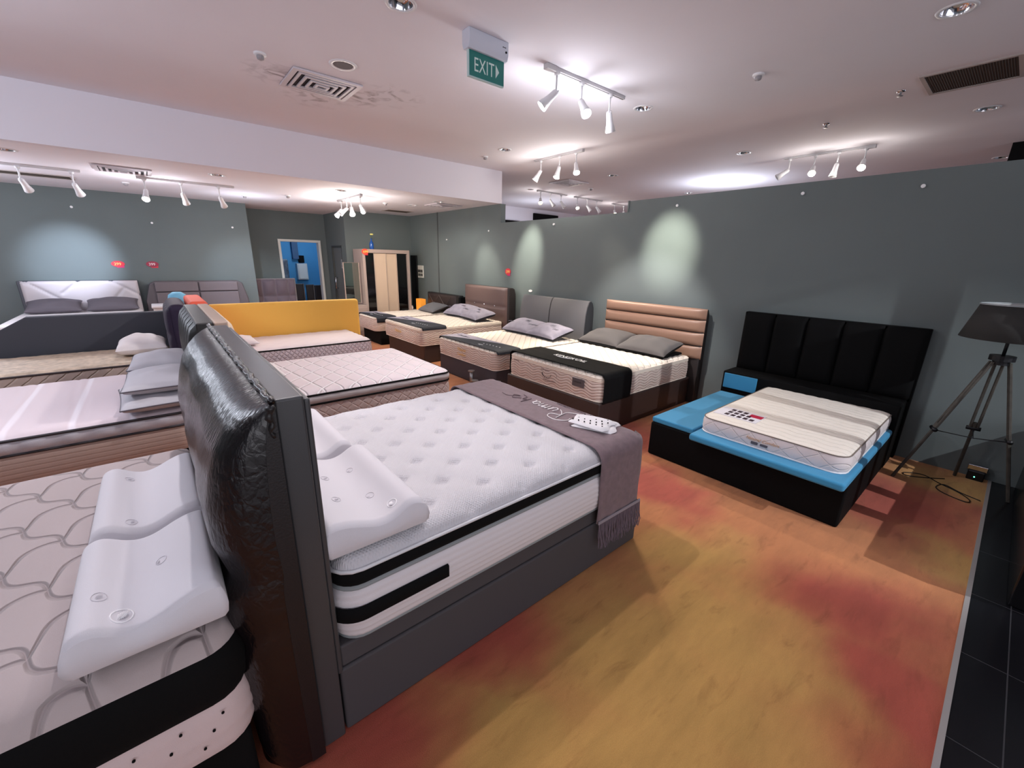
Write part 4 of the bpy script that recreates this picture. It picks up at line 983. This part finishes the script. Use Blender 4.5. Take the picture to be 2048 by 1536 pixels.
mf = mattress('ivory quilted mattress under the grey and navy runner, before the arched headboard', 3.55, 5.36, 4.59, 6.17, .31,
    [(.31, .56, M_side, .014, wave_s, 14, 'wavy_border')], .03, M_iq, wavequilt, r=.08, pipe=[(.563, M_ivory, .006), (.315, M_ivory, .006)], topstep=.02)
M_gold = mat('gold_thread', (214, 172, 96), .5)
text('lettering', 'Natural', M_gold, mf.o, mf.loc, (3.530, 5.56, .465), (0, -1, 0), (0, 0, 1), .075, shear=.3)
text('lettering', 'Comfort', M_gold, mf.o, mf.loc, (3.530, 5.56, .390), (0, -1, 0), (0, 0, 1), .065, shear=.3)
M_navy = mat('navy_fabric', (20, 26, 38), .8, .3, 250); M_lil = mat('lilac_grey_cotton', (142, 138, 152), .85, .3, 250, var=.12, vscale=8)
def runner2(label, x0, x1, y0, y1, z, zd):
    t = Thing('bed_runner', label, 'bed runner', ((x0+x1)/2, (y0+y1)/2, z), 'grey and navy runners')
    ym = y0+(y1-y0)*.12
    t.part('cloth', drape(x0, x1, y0, y1, z, zd, zd, r=.05, wob=.002), M_navy, smooth=True, solid=.004)
    # pale triangle printed half
    zz = z+.003
    g = G(); n = 14
    for i in range(n):
        a0 = i/n; a1 = (i+1)/n
        Y0 = y1-.02-(y1-y0-.35)*a0; Y1 = y1-.02-(y1-y0-.35)*a1
        X = x1-.01; xa = lambda a: x0+.02+(x1-x0-.03)*(a**.8)
        g.add([(xa(a0), Y0, zz), (X, Y0, zz), (X, Y1, zz), (xa(a1), Y1, zz)], [(0, 3, 2, 1)])
    pp = t.part('pale_half', g, M_lil, label='pale lilac grey half of the runner')
    g = G()
    for k in range(6):
        yy = y0+.22+.075*k; g.lathe((x0+.22-.004*k, yy, z+.003), [(0, .003), (.011, .001), (.012, -.002)], 10)
    o = t.part('printed_dots', g, mat('print_silver', (190, 194, 200), .5)); o['kind'] = 'stuff'
    text('lettering', 'Coolest', mat('print_slate', (70, 70, 84), .7), t.o, t.loc, (x0+.27, y1-.12, zz+.002), (0, -1, 0), (1, 0, 0), .10, shear=.2)
    text('lettering', 'night', mat('print_silver', (190, 194, 200), .5), t.o, t.loc, (x0+.10, y0+.62, z+.003), (0, -1, 0), (1, 0, 0), .06)
    return t
runner2('grey and navy runner across the foot of the mattress before the arched headboard', 3.57, 4.02, 4.575, 6.18, .603, .56)
def patterned_pillow(label, c, **k):
    p = pillow(label, c, .48, .74, .21, M_lil, group='lilac grey pillows', under=M_navy_p, **k)
    for (u, v) in ((-.3, .35), (-.05, -.1), (-.3, -.35)):
        P = p.R @ Vector((u*.48, v*.74, .21*.98)); 
        text('lettering', 'sleep', mat('print_slate', (70, 70, 84), .7), p.o, (0, 0, 0), (P.x, P.y, P.z-p.lo+.008), p.R @ Vector((0, -1, 0)), p.R @ Vector((1, 0, 0)), .07, shear=.2)
    return p
patterned_pillow('lilac grey printed pillow against the arched headboard, farther of the pair', (5.08, 5.68, .59), tilt=-.30, rot=.05)
patterned_pillow('lilac grey printed pillow against the arched headboard, nearer of the pair', (5.06, 5.02, .59), tilt=-.26, rot=-.08)
for (x, y, h, lb) in [(3.42, 5.0, .26, 'taller'), (3.34, 4.80, .17, 'shorter')]:
    t = Thing('furniture_leg', f'{lb} of two loose chrome furniture legs standing on the carpet by the charcoal bed', 'furniture leg', (x, y, 0))
    t.part('post', G().cyl((x, y, .0), (x, y, h-.01), .028, 16), M_grey_metal, smooth=True)
    t.part('flange', G().cyl((x, y, h-.012), (x, y, h), .052, 20), M_grey_metal)
    t.part('foot', G().cyl((x, y, 0), (x, y, .012), .036, 20), M_grey_metal)

# --- G: brown headboard with crystal buttons
t = Thing('bed', 'dark brown bed with tall brown headboard and three crystal buttons', 'bed', (4.5, 7.45, 0))
t.part('base', G().box(3.56, 5.36, 6.72, 8.24, 0, .33), M_choc, bevel=.02)
t.part('drawer_panel', G().box(3.9, 5.1, 6.705, 6.725, .05, .26), M_choc2, bevel=.006)
hb = t.part('headboard', G().prism([(5.52, 0), (5.58, 0), (5.58, 1.20), (5.55, 1.30), (5.50, 1.32), (5.41, 1.32), (5.41, 0)], 1, 6.56, 8.14), M_choc2, bevel=.012)
M_brn = mat('bronze_leather', (104, 84, 80), .38, .2, 220)
mk('front_pad', cushion(6.62, 8.14, .4, 1.32, 5.41, .05, -1, (40, 30), [(0, 1, .58, .03, .02)], .2), M_brn, hb, t.loc, smooth=True)
for k in range(3):
    y = 7.72-.36*k
    ob = mk('crystal_button', G().tube([(5.385, y, .935), (5.365, y, .935)], [.022, .012], 12), M_chrome, hb, t.loc, smooth=True)
mg = mattress('ivory mattress with wavy side beside the brown headboard with crystal buttons', 3.50, 5.36, 6.70, 8.26, .33,
    [(.33, .575, M_side, .014, wave_s, 14, 'wavy_border'), (.582, .625, M_ivory, .012, None, 3, 'euro_top_border')], .03, M_iq, wavequilt, r=.07,
    pipe=[(.578, M_ivory, .006), (.628, M_ivory, .006), (.335, M_ivory, .006)], topstep=.025)
text('lettering', 'Natural', M_gold, mg.o, mg.loc, (3.478, 7.75, .47), (0, -1, 0), (0, 0, 1), .09, shear=.3)
runner2('grey and navy runner across the mattress beside the crystal-buttoned headboard', 3.52, 4.02, 6.69, 8.27, .668, .61)
patterned_pillow('crumpled lilac grey pillow by the brown headboard, farther of the pair', (5.08, 7.78, .66), tilt=-.32, rot=.1)
patterned_pillow('crumpled lilac grey pillow by the brown headboard, nearer of the pair', (5.02, 7.08, .66), tilt=-.22, rot=-.15)
# --- H: low dark headboard
t = Thing('bed', 'far bed with low dark brown headboard with diagonal seams', 'bed', (4.5, 9.2, 0))
t.part('base', G().box(3.60, 5.36, 8.76, 9.74, 0, .31), M_black2, bevel=.02)
hb = t.part('headboard', G().box(5.42, 5.56, 8.42, 9.94, 0, 1.03), M_dark, bevel=.03)
mk('front_pad', cushion(8.56, 9.90, .3, 1.01, 5.42, .03, -1, (40, 24), [], .15), mat('espresso_leather', (46, 36, 36), .45, .2, 200), hb, t.loc, smooth=True)
for (a, b) in (((9.8, .98), (9.2, .45)), ((9.3, .98), (9.75, .6)), ((9.3, .98), (8.7, .45)), ((8.75, .98), (9.2, .55))):
    mk('seam_line', G().tube([(5.388, a[0], a[1]), (5.388, b[0], b[1])], .004, 6), mat('seam_grey', (92, 82, 80), .6), hb, t.loc)
mk('side_wing', G().box(5.40, 5.585, 8.34, 8.44, 0, 1.0), M_black, hb, t.loc, bevel=.03)
mattress('far ivory mattress with navy foot runner near the wardrobe', 3.50, 5.38, 8.76, 9.76, .31, [(.31, .58, M_side, .014, wave_s, 10, 'wavy_border')], .03, M_iq, wavequilt, r=.12, pipe=[(.583, M_ivory, .006)])
runner2('small grey and navy runner on the far mattress near the wardrobe', 3.53, 3.98, 8.74, 9.78, .621, .50)
pillow('dark grey pillow against the low dark brown headboard', (5.12, 9.1, .61), .46, .72, .17, mat('dark_grey_pillow', (96, 96, 100), .85, .3, 200), tilt=-.3)

# --- black bed with blue platform
M_bb = mat('black_bed_fabric', (5, 5, 6), .8, .3, 300, spec=.15)
M_bluef = mat('blue_fabric', (52, 136, 178), .8, .35, 320, sheen=.1)
t = Thing('bed', 'wide black storage bed with blue padded platform and black panelled headboard', 'bed', (4.6, 1.27, 0))
t.part('base', G().box(3.57, 5.12, .475, 2.07, 0, .345), M_bb, bevel=.018)
t.part('blue_platform', G().box(3.575, 5.05, 1.64, 2.065, .345, .40), M_bluef, bevel=.016, label='blue padded seat part')
t.part('blue_mattress_pad', G().box(3.455, 5.10, .475, 1.62, .335, .40), M_bluef, bevel=.022, label='blue pad under the mattress')
hbx = t.part('storage_box', G().box(5.10, 5.42, .47, 2.09, 0, .635), M_bb, bevel=.015)
mk('blue_front', G().box(5.085, 5.102, 1.70, 2.065, .44, .615), M_bluef, hbx, t.loc, bevel=.006)
hb = t.part('headboard', G().box(5.50, 5.59, .455, 2.11, 0, 1.315), M_bb, bevel=.01)
for k in range(5):
    a = .46+1.645*k/5
    mk('channel_pad', cushion(a, a+1.645/5, .60, 1.312, 5.50, .05, -1, (14, 16), power=.25), M_bb, hb, t.loc, smooth=True)
def wl(X, Y):
    q = (X+.012*np.sin(2*PI*Y/.22))/.085
    return -.0035*groove(np.abs((q+.5) % 1-.5)*.085, .007)
M_warmw = quilt('warm_white_knit', (226, 217, 206), 'lines', (.012, .22, .085), .005, .005, (236, 228, 216))
mb = mattress('thin white mattress crossed by shadow bars on the blue and black bed', 3.60, 5.40, .52, 1.60, .40,
    [(.40, .535, quilt('warm_white_side', (214, 204, 204), 'cross', (.16, 1.4), .004, .004, (226, 216, 212)), .012, cross(.15, .003, 1), 6, 'side_border')], .022, M_warmw, wl, r=.10,
    pipe=[(.537, mat('grey_brown_piping', (120, 108, 100), .6), .005), (.405, M_white, .007)], topstep=.015, edge=.10)
text('lettering', 'Natural Comfort', mat('copper_thread', (206, 158, 110), .5), mb.o, mb.loc, (3.583, 1.20, .470), (0, -1, 0), (0, 0, 1), .036, shear=.35)
o = mb.part('care_labels', G().box(3.583, 3.5875, 1.105, 1.155, .435, .458).box(3.583, 3.5875, 1.03, 1.085, .437, .456), mat('label_slate', (84, 80, 88), .6))
zz = .5605
fl_ = mb.part('colour_card', G().box(3.74, 3.995, 1.20, 1.56, .553, zz), mat('card_white', (222, 218, 224), .6), label='swatch card with red block')
for i in range(3):
    for j in range(5):
        if (i, j) in ((2, 3), (2, 4), (1, 4)): continue
        x = 3.765+.075*i; y = 1.475-.052*j
        mk('swatch', G().box(x, x+.05, y-.034, y, zz, zz+.0015), mat('swatch_dark', (54, 38, 48), .6), fl_, mb.loc)
mk('red_block', G().box(3.875, 3.955, 1.205, 1.31, zz, zz+.0015), mat('card_red', (176, 30, 62), .5), fl_, mb.loc)

# mall-side counter, with posts added to cast the shadow bars on the bed
t = Thing('counter', 'black glossy counter at the right edge, with posts added to cast shadow bars', 'counter', (4.7, -.5, 0))
t.part('body', G().box(3.48, 5.56, -.62, -.36, 0, .60), mat('gloss_black', (12, 12, 14), .25), bevel=.01)
for k in range(5):
    x = 4.06+.37*k
    if x < 5.5: t.part('post', G().box(x-.055, x+.055, -.56, -.52, .60, 2.3), mat('gloss_black', (12, 12, 14), .25), bevel=.005)
t.part('top_rail', G().box(3.60, 5.56, -.56, -.52, 2.3, 2.36), mat('gloss_black', (12, 12, 14), .25), bevel=.005)

# ---------------------------------------------------------------- tripod lamp
LX, LY = 5.12, -.02
t = Thing('tripod_lamp', 'tripod floor lamp with grey drum shade beside the black headboard', 'floor lamp', (LX, LY, 0))
M_wood = mat('weathered_wood', (66, 62, 56), .7, .4, 40, var=.25, vscale=20)
M_hub = mat('lamp_black', (22, 22, 26), .45, metal=.3)
sh = t.part('lamp_shade', G().lathe((LX, LY, 0), [(.285, 1.335), (.215, 1.60)], 48), mat('shade_grey', (44, 43, 42), .85, .4, 350), smooth=True, solid=.004)
mk('shade_rim', G().tube([(LX+.216*math.cos(a), LY+.216*math.sin(a), 1.602) for a in np.linspace(0, 2*PI, 48, endpoint=False)], .006, 6, closed=True), mat('rim_light', (150, 156, 160), .4), sh, t.loc, smooth=True)
mk('shade_liner', G().lathe((LX, LY, 0), [(.280, 1.337), (.211, 1.598)], 48), mat('shade_inner', (190, 190, 190), .8), sh, t.loc, smooth=True)
t.part('stem', G().cyl((LX, LY, 1.20), (LX, LY, 1.42), .011, 10), M_hub, smooth=True)
t.part('bulb', G().lathe((LX, LY, 1.42), [(.014, 0), (.016, .03), (.03, .06), (.028, .09), (0, .105)], 16), mat('bulb_off', (225, 220, 205), .15), smooth=True)
t.part('hub', G().cyl((LX, LY, 1.165), (LX, LY, 1.205), .075, 20).cyl((LX, LY, 1.13), (LX, LY, 1.17), .05, 16), M_hub, smooth=False)
for (fx, fy) in ((LX-.14, LY+.40), (LX+.36, LY+.03), (LX+.06, LY-.31)):
    d = Vector((fx-LX, fy-LY, 0)); dn = d.normalized(); s = Vector((-dn.y, dn.x, 0))
    top = Vector((LX, LY, 1.15))+dn*.05; ft = Vector((fx, fy, 0)); mid = top.lerp(ft, .55)
    g = G()
    for q in (-1, 1): g.tube([top+s*.022*q, mid+s*.022*q], .011, 6)
    lg = t.part('leg', g, M_wood, smooth=False)
    mk('lower_leg', G().tube([top.lerp(ft, .50), ft+Vector((0, 0, .002))], .013, 6), M_wood, lg, t.loc)
    mk('clamp_knob', G().tube([mid-s*.045, mid+s*.045], .018, 10), M_hub, lg, t.loc, smooth=True)
    mk('chain_link', G().tube([mid-Vector((0, 0, .01)), (LX, LY, mid.z-.03)], .004, 5), M_hub, lg, t.loc)
cp = [(5.30, .06), (5.16, .20), (5.10, .30), (5.16, .32), (5.24, .20), (5.14, .08), (5.06, -.04), (4.95, -.12), (4.88, -.10), (4.93, .03), (5.02, .09), (5.14, .05), (5.06, -.06), (5.00, -.19)]
Q = []
for i in range(len(cp)-1):
    p0, p1, p2, p3 = [Vector((*cp[max(0, min(len(cp)-1, k))], .006)) for k in (i-1, i, i+1, i+2)]
    for k in range(8):
        s = k/8; Q.append(.5*((2*p1)+(p2-p0)*s+(2*p0-5*p1+4*p2-p3)*s*s+(3*p1-p0-3*p2+p3)*s**3))
single('lamp_cable', 'thin black lamp cord looping over the carpet beside the strip', 'cord', G().tube(Q, .004, 6), M_hub, (5.1, .1, .006), smooth=True)
t = Thing('power_adapter', 'small black adapter box with shiny top standing at the wall by the lamp', 'adapter', (5.53, -.12, 0))
t.part('body', G().box(5.49, 5.565, -.17, -.06, 0, .085), M_hub, bevel=.008)
t.part('shiny_top', G().box(5.52, 5.57, -.18, -.05, .085, .135), M_chrome, bevel=.006)
t.part('indicator', G().cyl((5.49, -.11, .035), (5.485, -.11, .035), .005, 8), emat('green_led', (120, 255, 220), 3))

# ================================================================ FAR THINGS
# wardrobe
t = Thing('wardrobe', 'sliding wardrobe with two beige and two black glass door panels in the far corner', 'wardrobe', (4.52, 10.6, 0))
M_ward = mat('taupe_laminate', (164, 146, 138), .5, .1, 100); M_beige = mat('beige_laminate', (200, 176, 154), .4); M_bgl = mat('black_glass', (8, 8, 10), .08)
t.part('body', G().box(3.92, 5.14, 10.36, 10.92, 0, 2.04), M_ward, bevel=.004)
t.part('front_frame', G().box(3.92, 3.985, 10.30, 10.36, 0, 2.04).box(5.075, 5.14, 10.30, 10.36, 0, 2.04).box(3.985, 5.075, 10.30, 10.36, 1.955, 2.04).box(3.985, 5.075, 10.30, 10.36, 0, .08), M_ward, bevel=.003)
xs = [3.99, 4.21, 4.51, 4.79, 5.07]
for k in range(4):
    m = M_bgl if k in (0, 3) else M_beige
    yy = 10.33 if k < 2 else 10.345
    p = t.part('door_panel', G().box(xs[k]+.004, xs[k+1]-.004, yy, yy+.012, .085, 1.95), m, bevel=.002, label='black glass door panel' if k in (0, 3) else 'beige door panel')
for x in xs[1:4]: t.part('door_profile', G().box(x-.010, x+.010, 10.318, 10.345, .085, 1.952), mat('profile_champagne', (196, 176, 160), .35, metal=.4), bevel=.003)
t = Thing('bottle_vase', 'blue glass bottle with one yellow flower standing on the wardrobe', 'vase', (4.22, 10.45, 2.04))
t.part('bottle', G().lathe((4.22, 10.45, 2.04), [(0, 0), (.045, .0), (.05, .02), (.05, .13), (.036, .17), (.015, .20), (.014, .25), (.018, .255)], 20), mat('blue_glass', (30, 78, 150), .08), smooth=True)
fl2 = t.part('flower_stem', G().tube([(4.22, 10.45, 2.28), (4.222, 10.45, 2.33), (4.235, 10.45, 2.37)], .004, 6), mat('stem_green', (70, 110, 50), .6), smooth=True)
g = G()
for k in range(7):
    a = 2*PI*k/7; g.lathe((4.24+.022*math.cos(a), 10.45+.022*math.sin(a), 2.385), [(0, .022), (.018, .012), (.02, 0), (.012, -.012), (0, -.016)], 8)
t.part('flower_head', g, mat('flower_yellow', (232, 222, 130), .7), smooth=True)
# dark panel right of wardrobe, sample board
single('dark_wall_panel', 'tall narrow black panel on the right wall next to the wardrobe', 'mirror', G().box(5.55, 5.585, 10.74, 11.06, .45, 1.93), M_bgl, (5.57, 10.9, .45), bevel=.006)
t = Thing('swatch_board', 'white swatch board with dark samples on the right wall by the wardrobe', 'swatch board', (5.59, 10.6, 1.5))
t.part('board', G().box(5.578, 5.598, 10.42, 10.72, 1.35, 1.67), mat('board_white', (215, 213, 205), .6), bevel=.003)
for i in range(4):
    for j in range(2): t.part('sample', G().box(5.572, 5.579, 10.455+.065*i, 10.495+.065*i, 1.39+.10*j, 1.46+.10*j), M_black, bevel=.001)
# nightstand with orange box
t = Thing('nightstand', 'pale topped nightstand between the wardrobe and the low dark headboard', 'nightstand', (5.3, 10.15, 0))
t.part('body', G().box(5.08, 5.5, 9.97, 10.44, 0, .50), M_ward, bevel=.004)
t.part('top', G().box(5.05, 5.53, 9.95, 10.46, .50, .53), mat('stone_top', (196, 192, 190), .3), bevel=.004)
t.part('drawer_front', G().box(5.07, 5.082, 9.99, 10.42, .27, .48), M_ward, bevel=.003)
t = Thing('orange_box', 'orange box with added glow on the nightstand', 'table lamp', (5.33, 10.12, .53))
t.part('shade', G().box(5.25, 5.40, 10.00, 10.26, .54, .83), mat('orange_box_glow', (246, 156, 52), .6, emit=.35), bevel=.006)  # emission added so the plain orange box glows
t.part('base', G().box(5.28, 5.37, 10.05, 10.21, .53, .54), M_white)
single('jar', 'small white jar left of the orange box', 'jar', G().lathe((5.18, 10.36, .53), [(0, 0), (.03, 0), (.032, .07), (.02, .09), (.02, .11), (0, .11)], 16), M_white, (5.18, 10.36, .53), smooth=True)
# vanity with tall mirror
t = Thing('vanity', 'taupe vanity cabinet with angled frameless mirror left of the wardrobe', 'dresser', (3.7, 10.4, 0))
t.part('cabinet', G().box(3.36, 3.90, 10.15, 10.60, 0, .72), M_ward, bevel=.004)
t.part('drawer_front', G().box(3.38, 3.88, 10.135, 10.152, .40, .68), M_ward, bevel=.003)
mr = t.part('mirror', G().add([(3.47, 10.38, .76), (3.885, 10.51, .76), (3.885, 10.51, 1.72), (3.47, 10.38, 1.72)], [(0, 1, 2, 3)]), mat('mirror_glass', (170, 182, 176), .03, metal=1), solid=.008)
mk('mirror_frame', G().tube([(3.47, 10.375, .76), (3.885, 10.505, .76), (3.885, 10.505, 1.72), (3.47, 10.375, 1.72)], .014, 6, closed=True), M_ward, mr, t.loc)
# left wall beds
t = Thing('bed', 'bed with pale headboard of diagonal seams on the left back wall', 'bed', (-1.07, 10.4, 0))
t.part('base', G().box(-1.80, -.34, 9.55, 11.35, 0, .42), M_black2, bevel=.02)
hb = t.part('headboard', G().box(-1.88, -.26, 11.36, 11.50, 0, 1.315), mat('pale_edge', (70, 72, 80), .6), bevel=.012)
g = G(); xs2 = np.linspace(-1.84, -.27, 60); zs2 = np.linspace(.5, 1.31, 36); XX, ZZ = np.meshgrid(xs2, zs2, indexing='ij')
def segd(X, Z, a, b):
    a = np.array(a); b = np.array(b); d = b-a; tt = np.clip(((X-a[0])*d[0]+(Z-a[1])*d[1])/(d@d), 0, 1); return np.sqrt((X-a[0]-tt*d[0])**2+(Z-a[1]-tt*d[1])**2)
dd = np.minimum.reduce([segd(XX, ZZ, (-1.78, 1.31), (-1.12, .76)), segd(XX, ZZ, (-1.34, 1.09), (-1.10, 1.31)), segd(XX, ZZ, (-.66, 1.31), (-.27, 1.03)), segd(XX, ZZ, (-.48, 1.18), (-.80, .78))])
ed = np.minimum(np.minimum(XX+1.84, -.27-XX), 1.31-ZZ)
g.grid(XX, 11.36-.05*np.power(np.clip(ed/.03, 0, 1), .5)+.04*np.exp(-(dd/.016)**2), ZZ, flip=False)
mk('padded_face', g, mat('pale_grey_leather', (196, 188, 192), .5, .2, 200), hb, t.loc, smooth=True)
mattress('white mattress under two dark grey pillows before the pale diagonal headboard', -1.92, -.28, 9.5, 11.33, .42, [(.42, .74, M_wfab, .012, None, 4, 'side_border')], .03, M_wfab, None, r=.08)
M_slp = mat('slate_pillow', (98, 92, 100), .8, .3, 200)
pillow('dark grey pillow before the pale diagonal headboard, left of the pair', (-1.46, 11.08, .775), .72, .42, .20, M_slp, roll=.35, group='dark grey far pillows')
pillow('dark grey pillow before the pale diagonal headboard, right of the pair', (-.68, 11.08, .775), .74, .42, .20, M_slp, roll=.35, group='dark grey far pillows')
t = Thing('bed', 'bed with taupe trapezoid panelled headboard on the left back wall', 'bed', (.7, 10.4, 0))
t.part('base', G().box(.45, 1.47, 9.55, 11.35, 0, .36), M_black2, bevel=.02)
hb = t.part('headboard', G().prism([(-.20, 0), (1.63, 0), (1.60, .9), (1.52, 1.24), (1.42, 1.29), (0.0, 1.29), (-.10, 1.24), (-.20, .9)], 1, 11.36, 11.50), mat('taupe_side', (86, 78, 82), .6), bevel=.03)
M_tau = mat('taupe_leather', (104, 94, 98), .55, .2, 200)
for (a, b, c, d) in ((-.02, .70, 1.075, 1.27), (.715, 1.42, 1.075, 1.27), (-.02, .70, .5, 1.06), (.715, 1.42, .5, 1.06)):
    mk('panel', G().box(a, b, 11.325, 11.37, c, d), M_tau, hb, t.loc, bevel=.02)
mattress('white mattress before the taupe trapezoid headboard', .42, 1.50, 9.5, 11.33, .36, [(.36, .72, M_wfab, .012, None, 4, 'side_border')], .03, M_wfab, None, r=.08)
t = Thing('nightstand', 'small white bedside cabinet between the pale and the taupe headboards', 'nightstand', (.12, 10.0, 0))
t.part('body', G().box(-.10, .34, 9.75, 10.2, 0, .90), mat('cabinet_white', (214, 212, 214), .5), bevel=.01)
t.part('top', G().box(-.12, .36, 9.73, 10.22, .90, .945), mat('cabinet_white', (214, 212, 214), .5), bevel=.012)
# tufted velvet headboard near the doorway
t = Thing('tufted_headboard', 'tufted mauve grey velvet headboard standing before the blue doorway', 'headboard', (2.3, 12.3, 0))
g = G(); a = np.linspace(1.90, 2.82, 50); b = np.linspace(.1, 1.28, 50); A, B = np.meshgrid(a, b, indexing='ij')
tf = np.abs(np.cos(PI*(A-1.90)/.30))*np.abs(np.cos(PI*(B-.22)/.42)); ed = np.minimum(np.minimum(A-1.90, 2.82-A), 1.28-B)
g.grid(A, 12.26-.09*np.sqrt(tf)*np.clip(ed/.04, 0, 1)-.02*np.clip(ed/.02, 0, 1), B)
t.part('tufted_face', g, mat('mauve_velvet', (96, 82, 92), .7, .2, 150, sheen=.8), smooth=True)
t.part('back_board', G().box(1.89, 2.83, 12.24, 12.32, .02, 1.285), mat('velvet_edge', (128, 120, 124), .6), bevel=.01)
for x in (2.0, 2.7): t.part('leg', G().cyl((x, 12.28, 0), (x, 12.28, .05), .02), M_black)
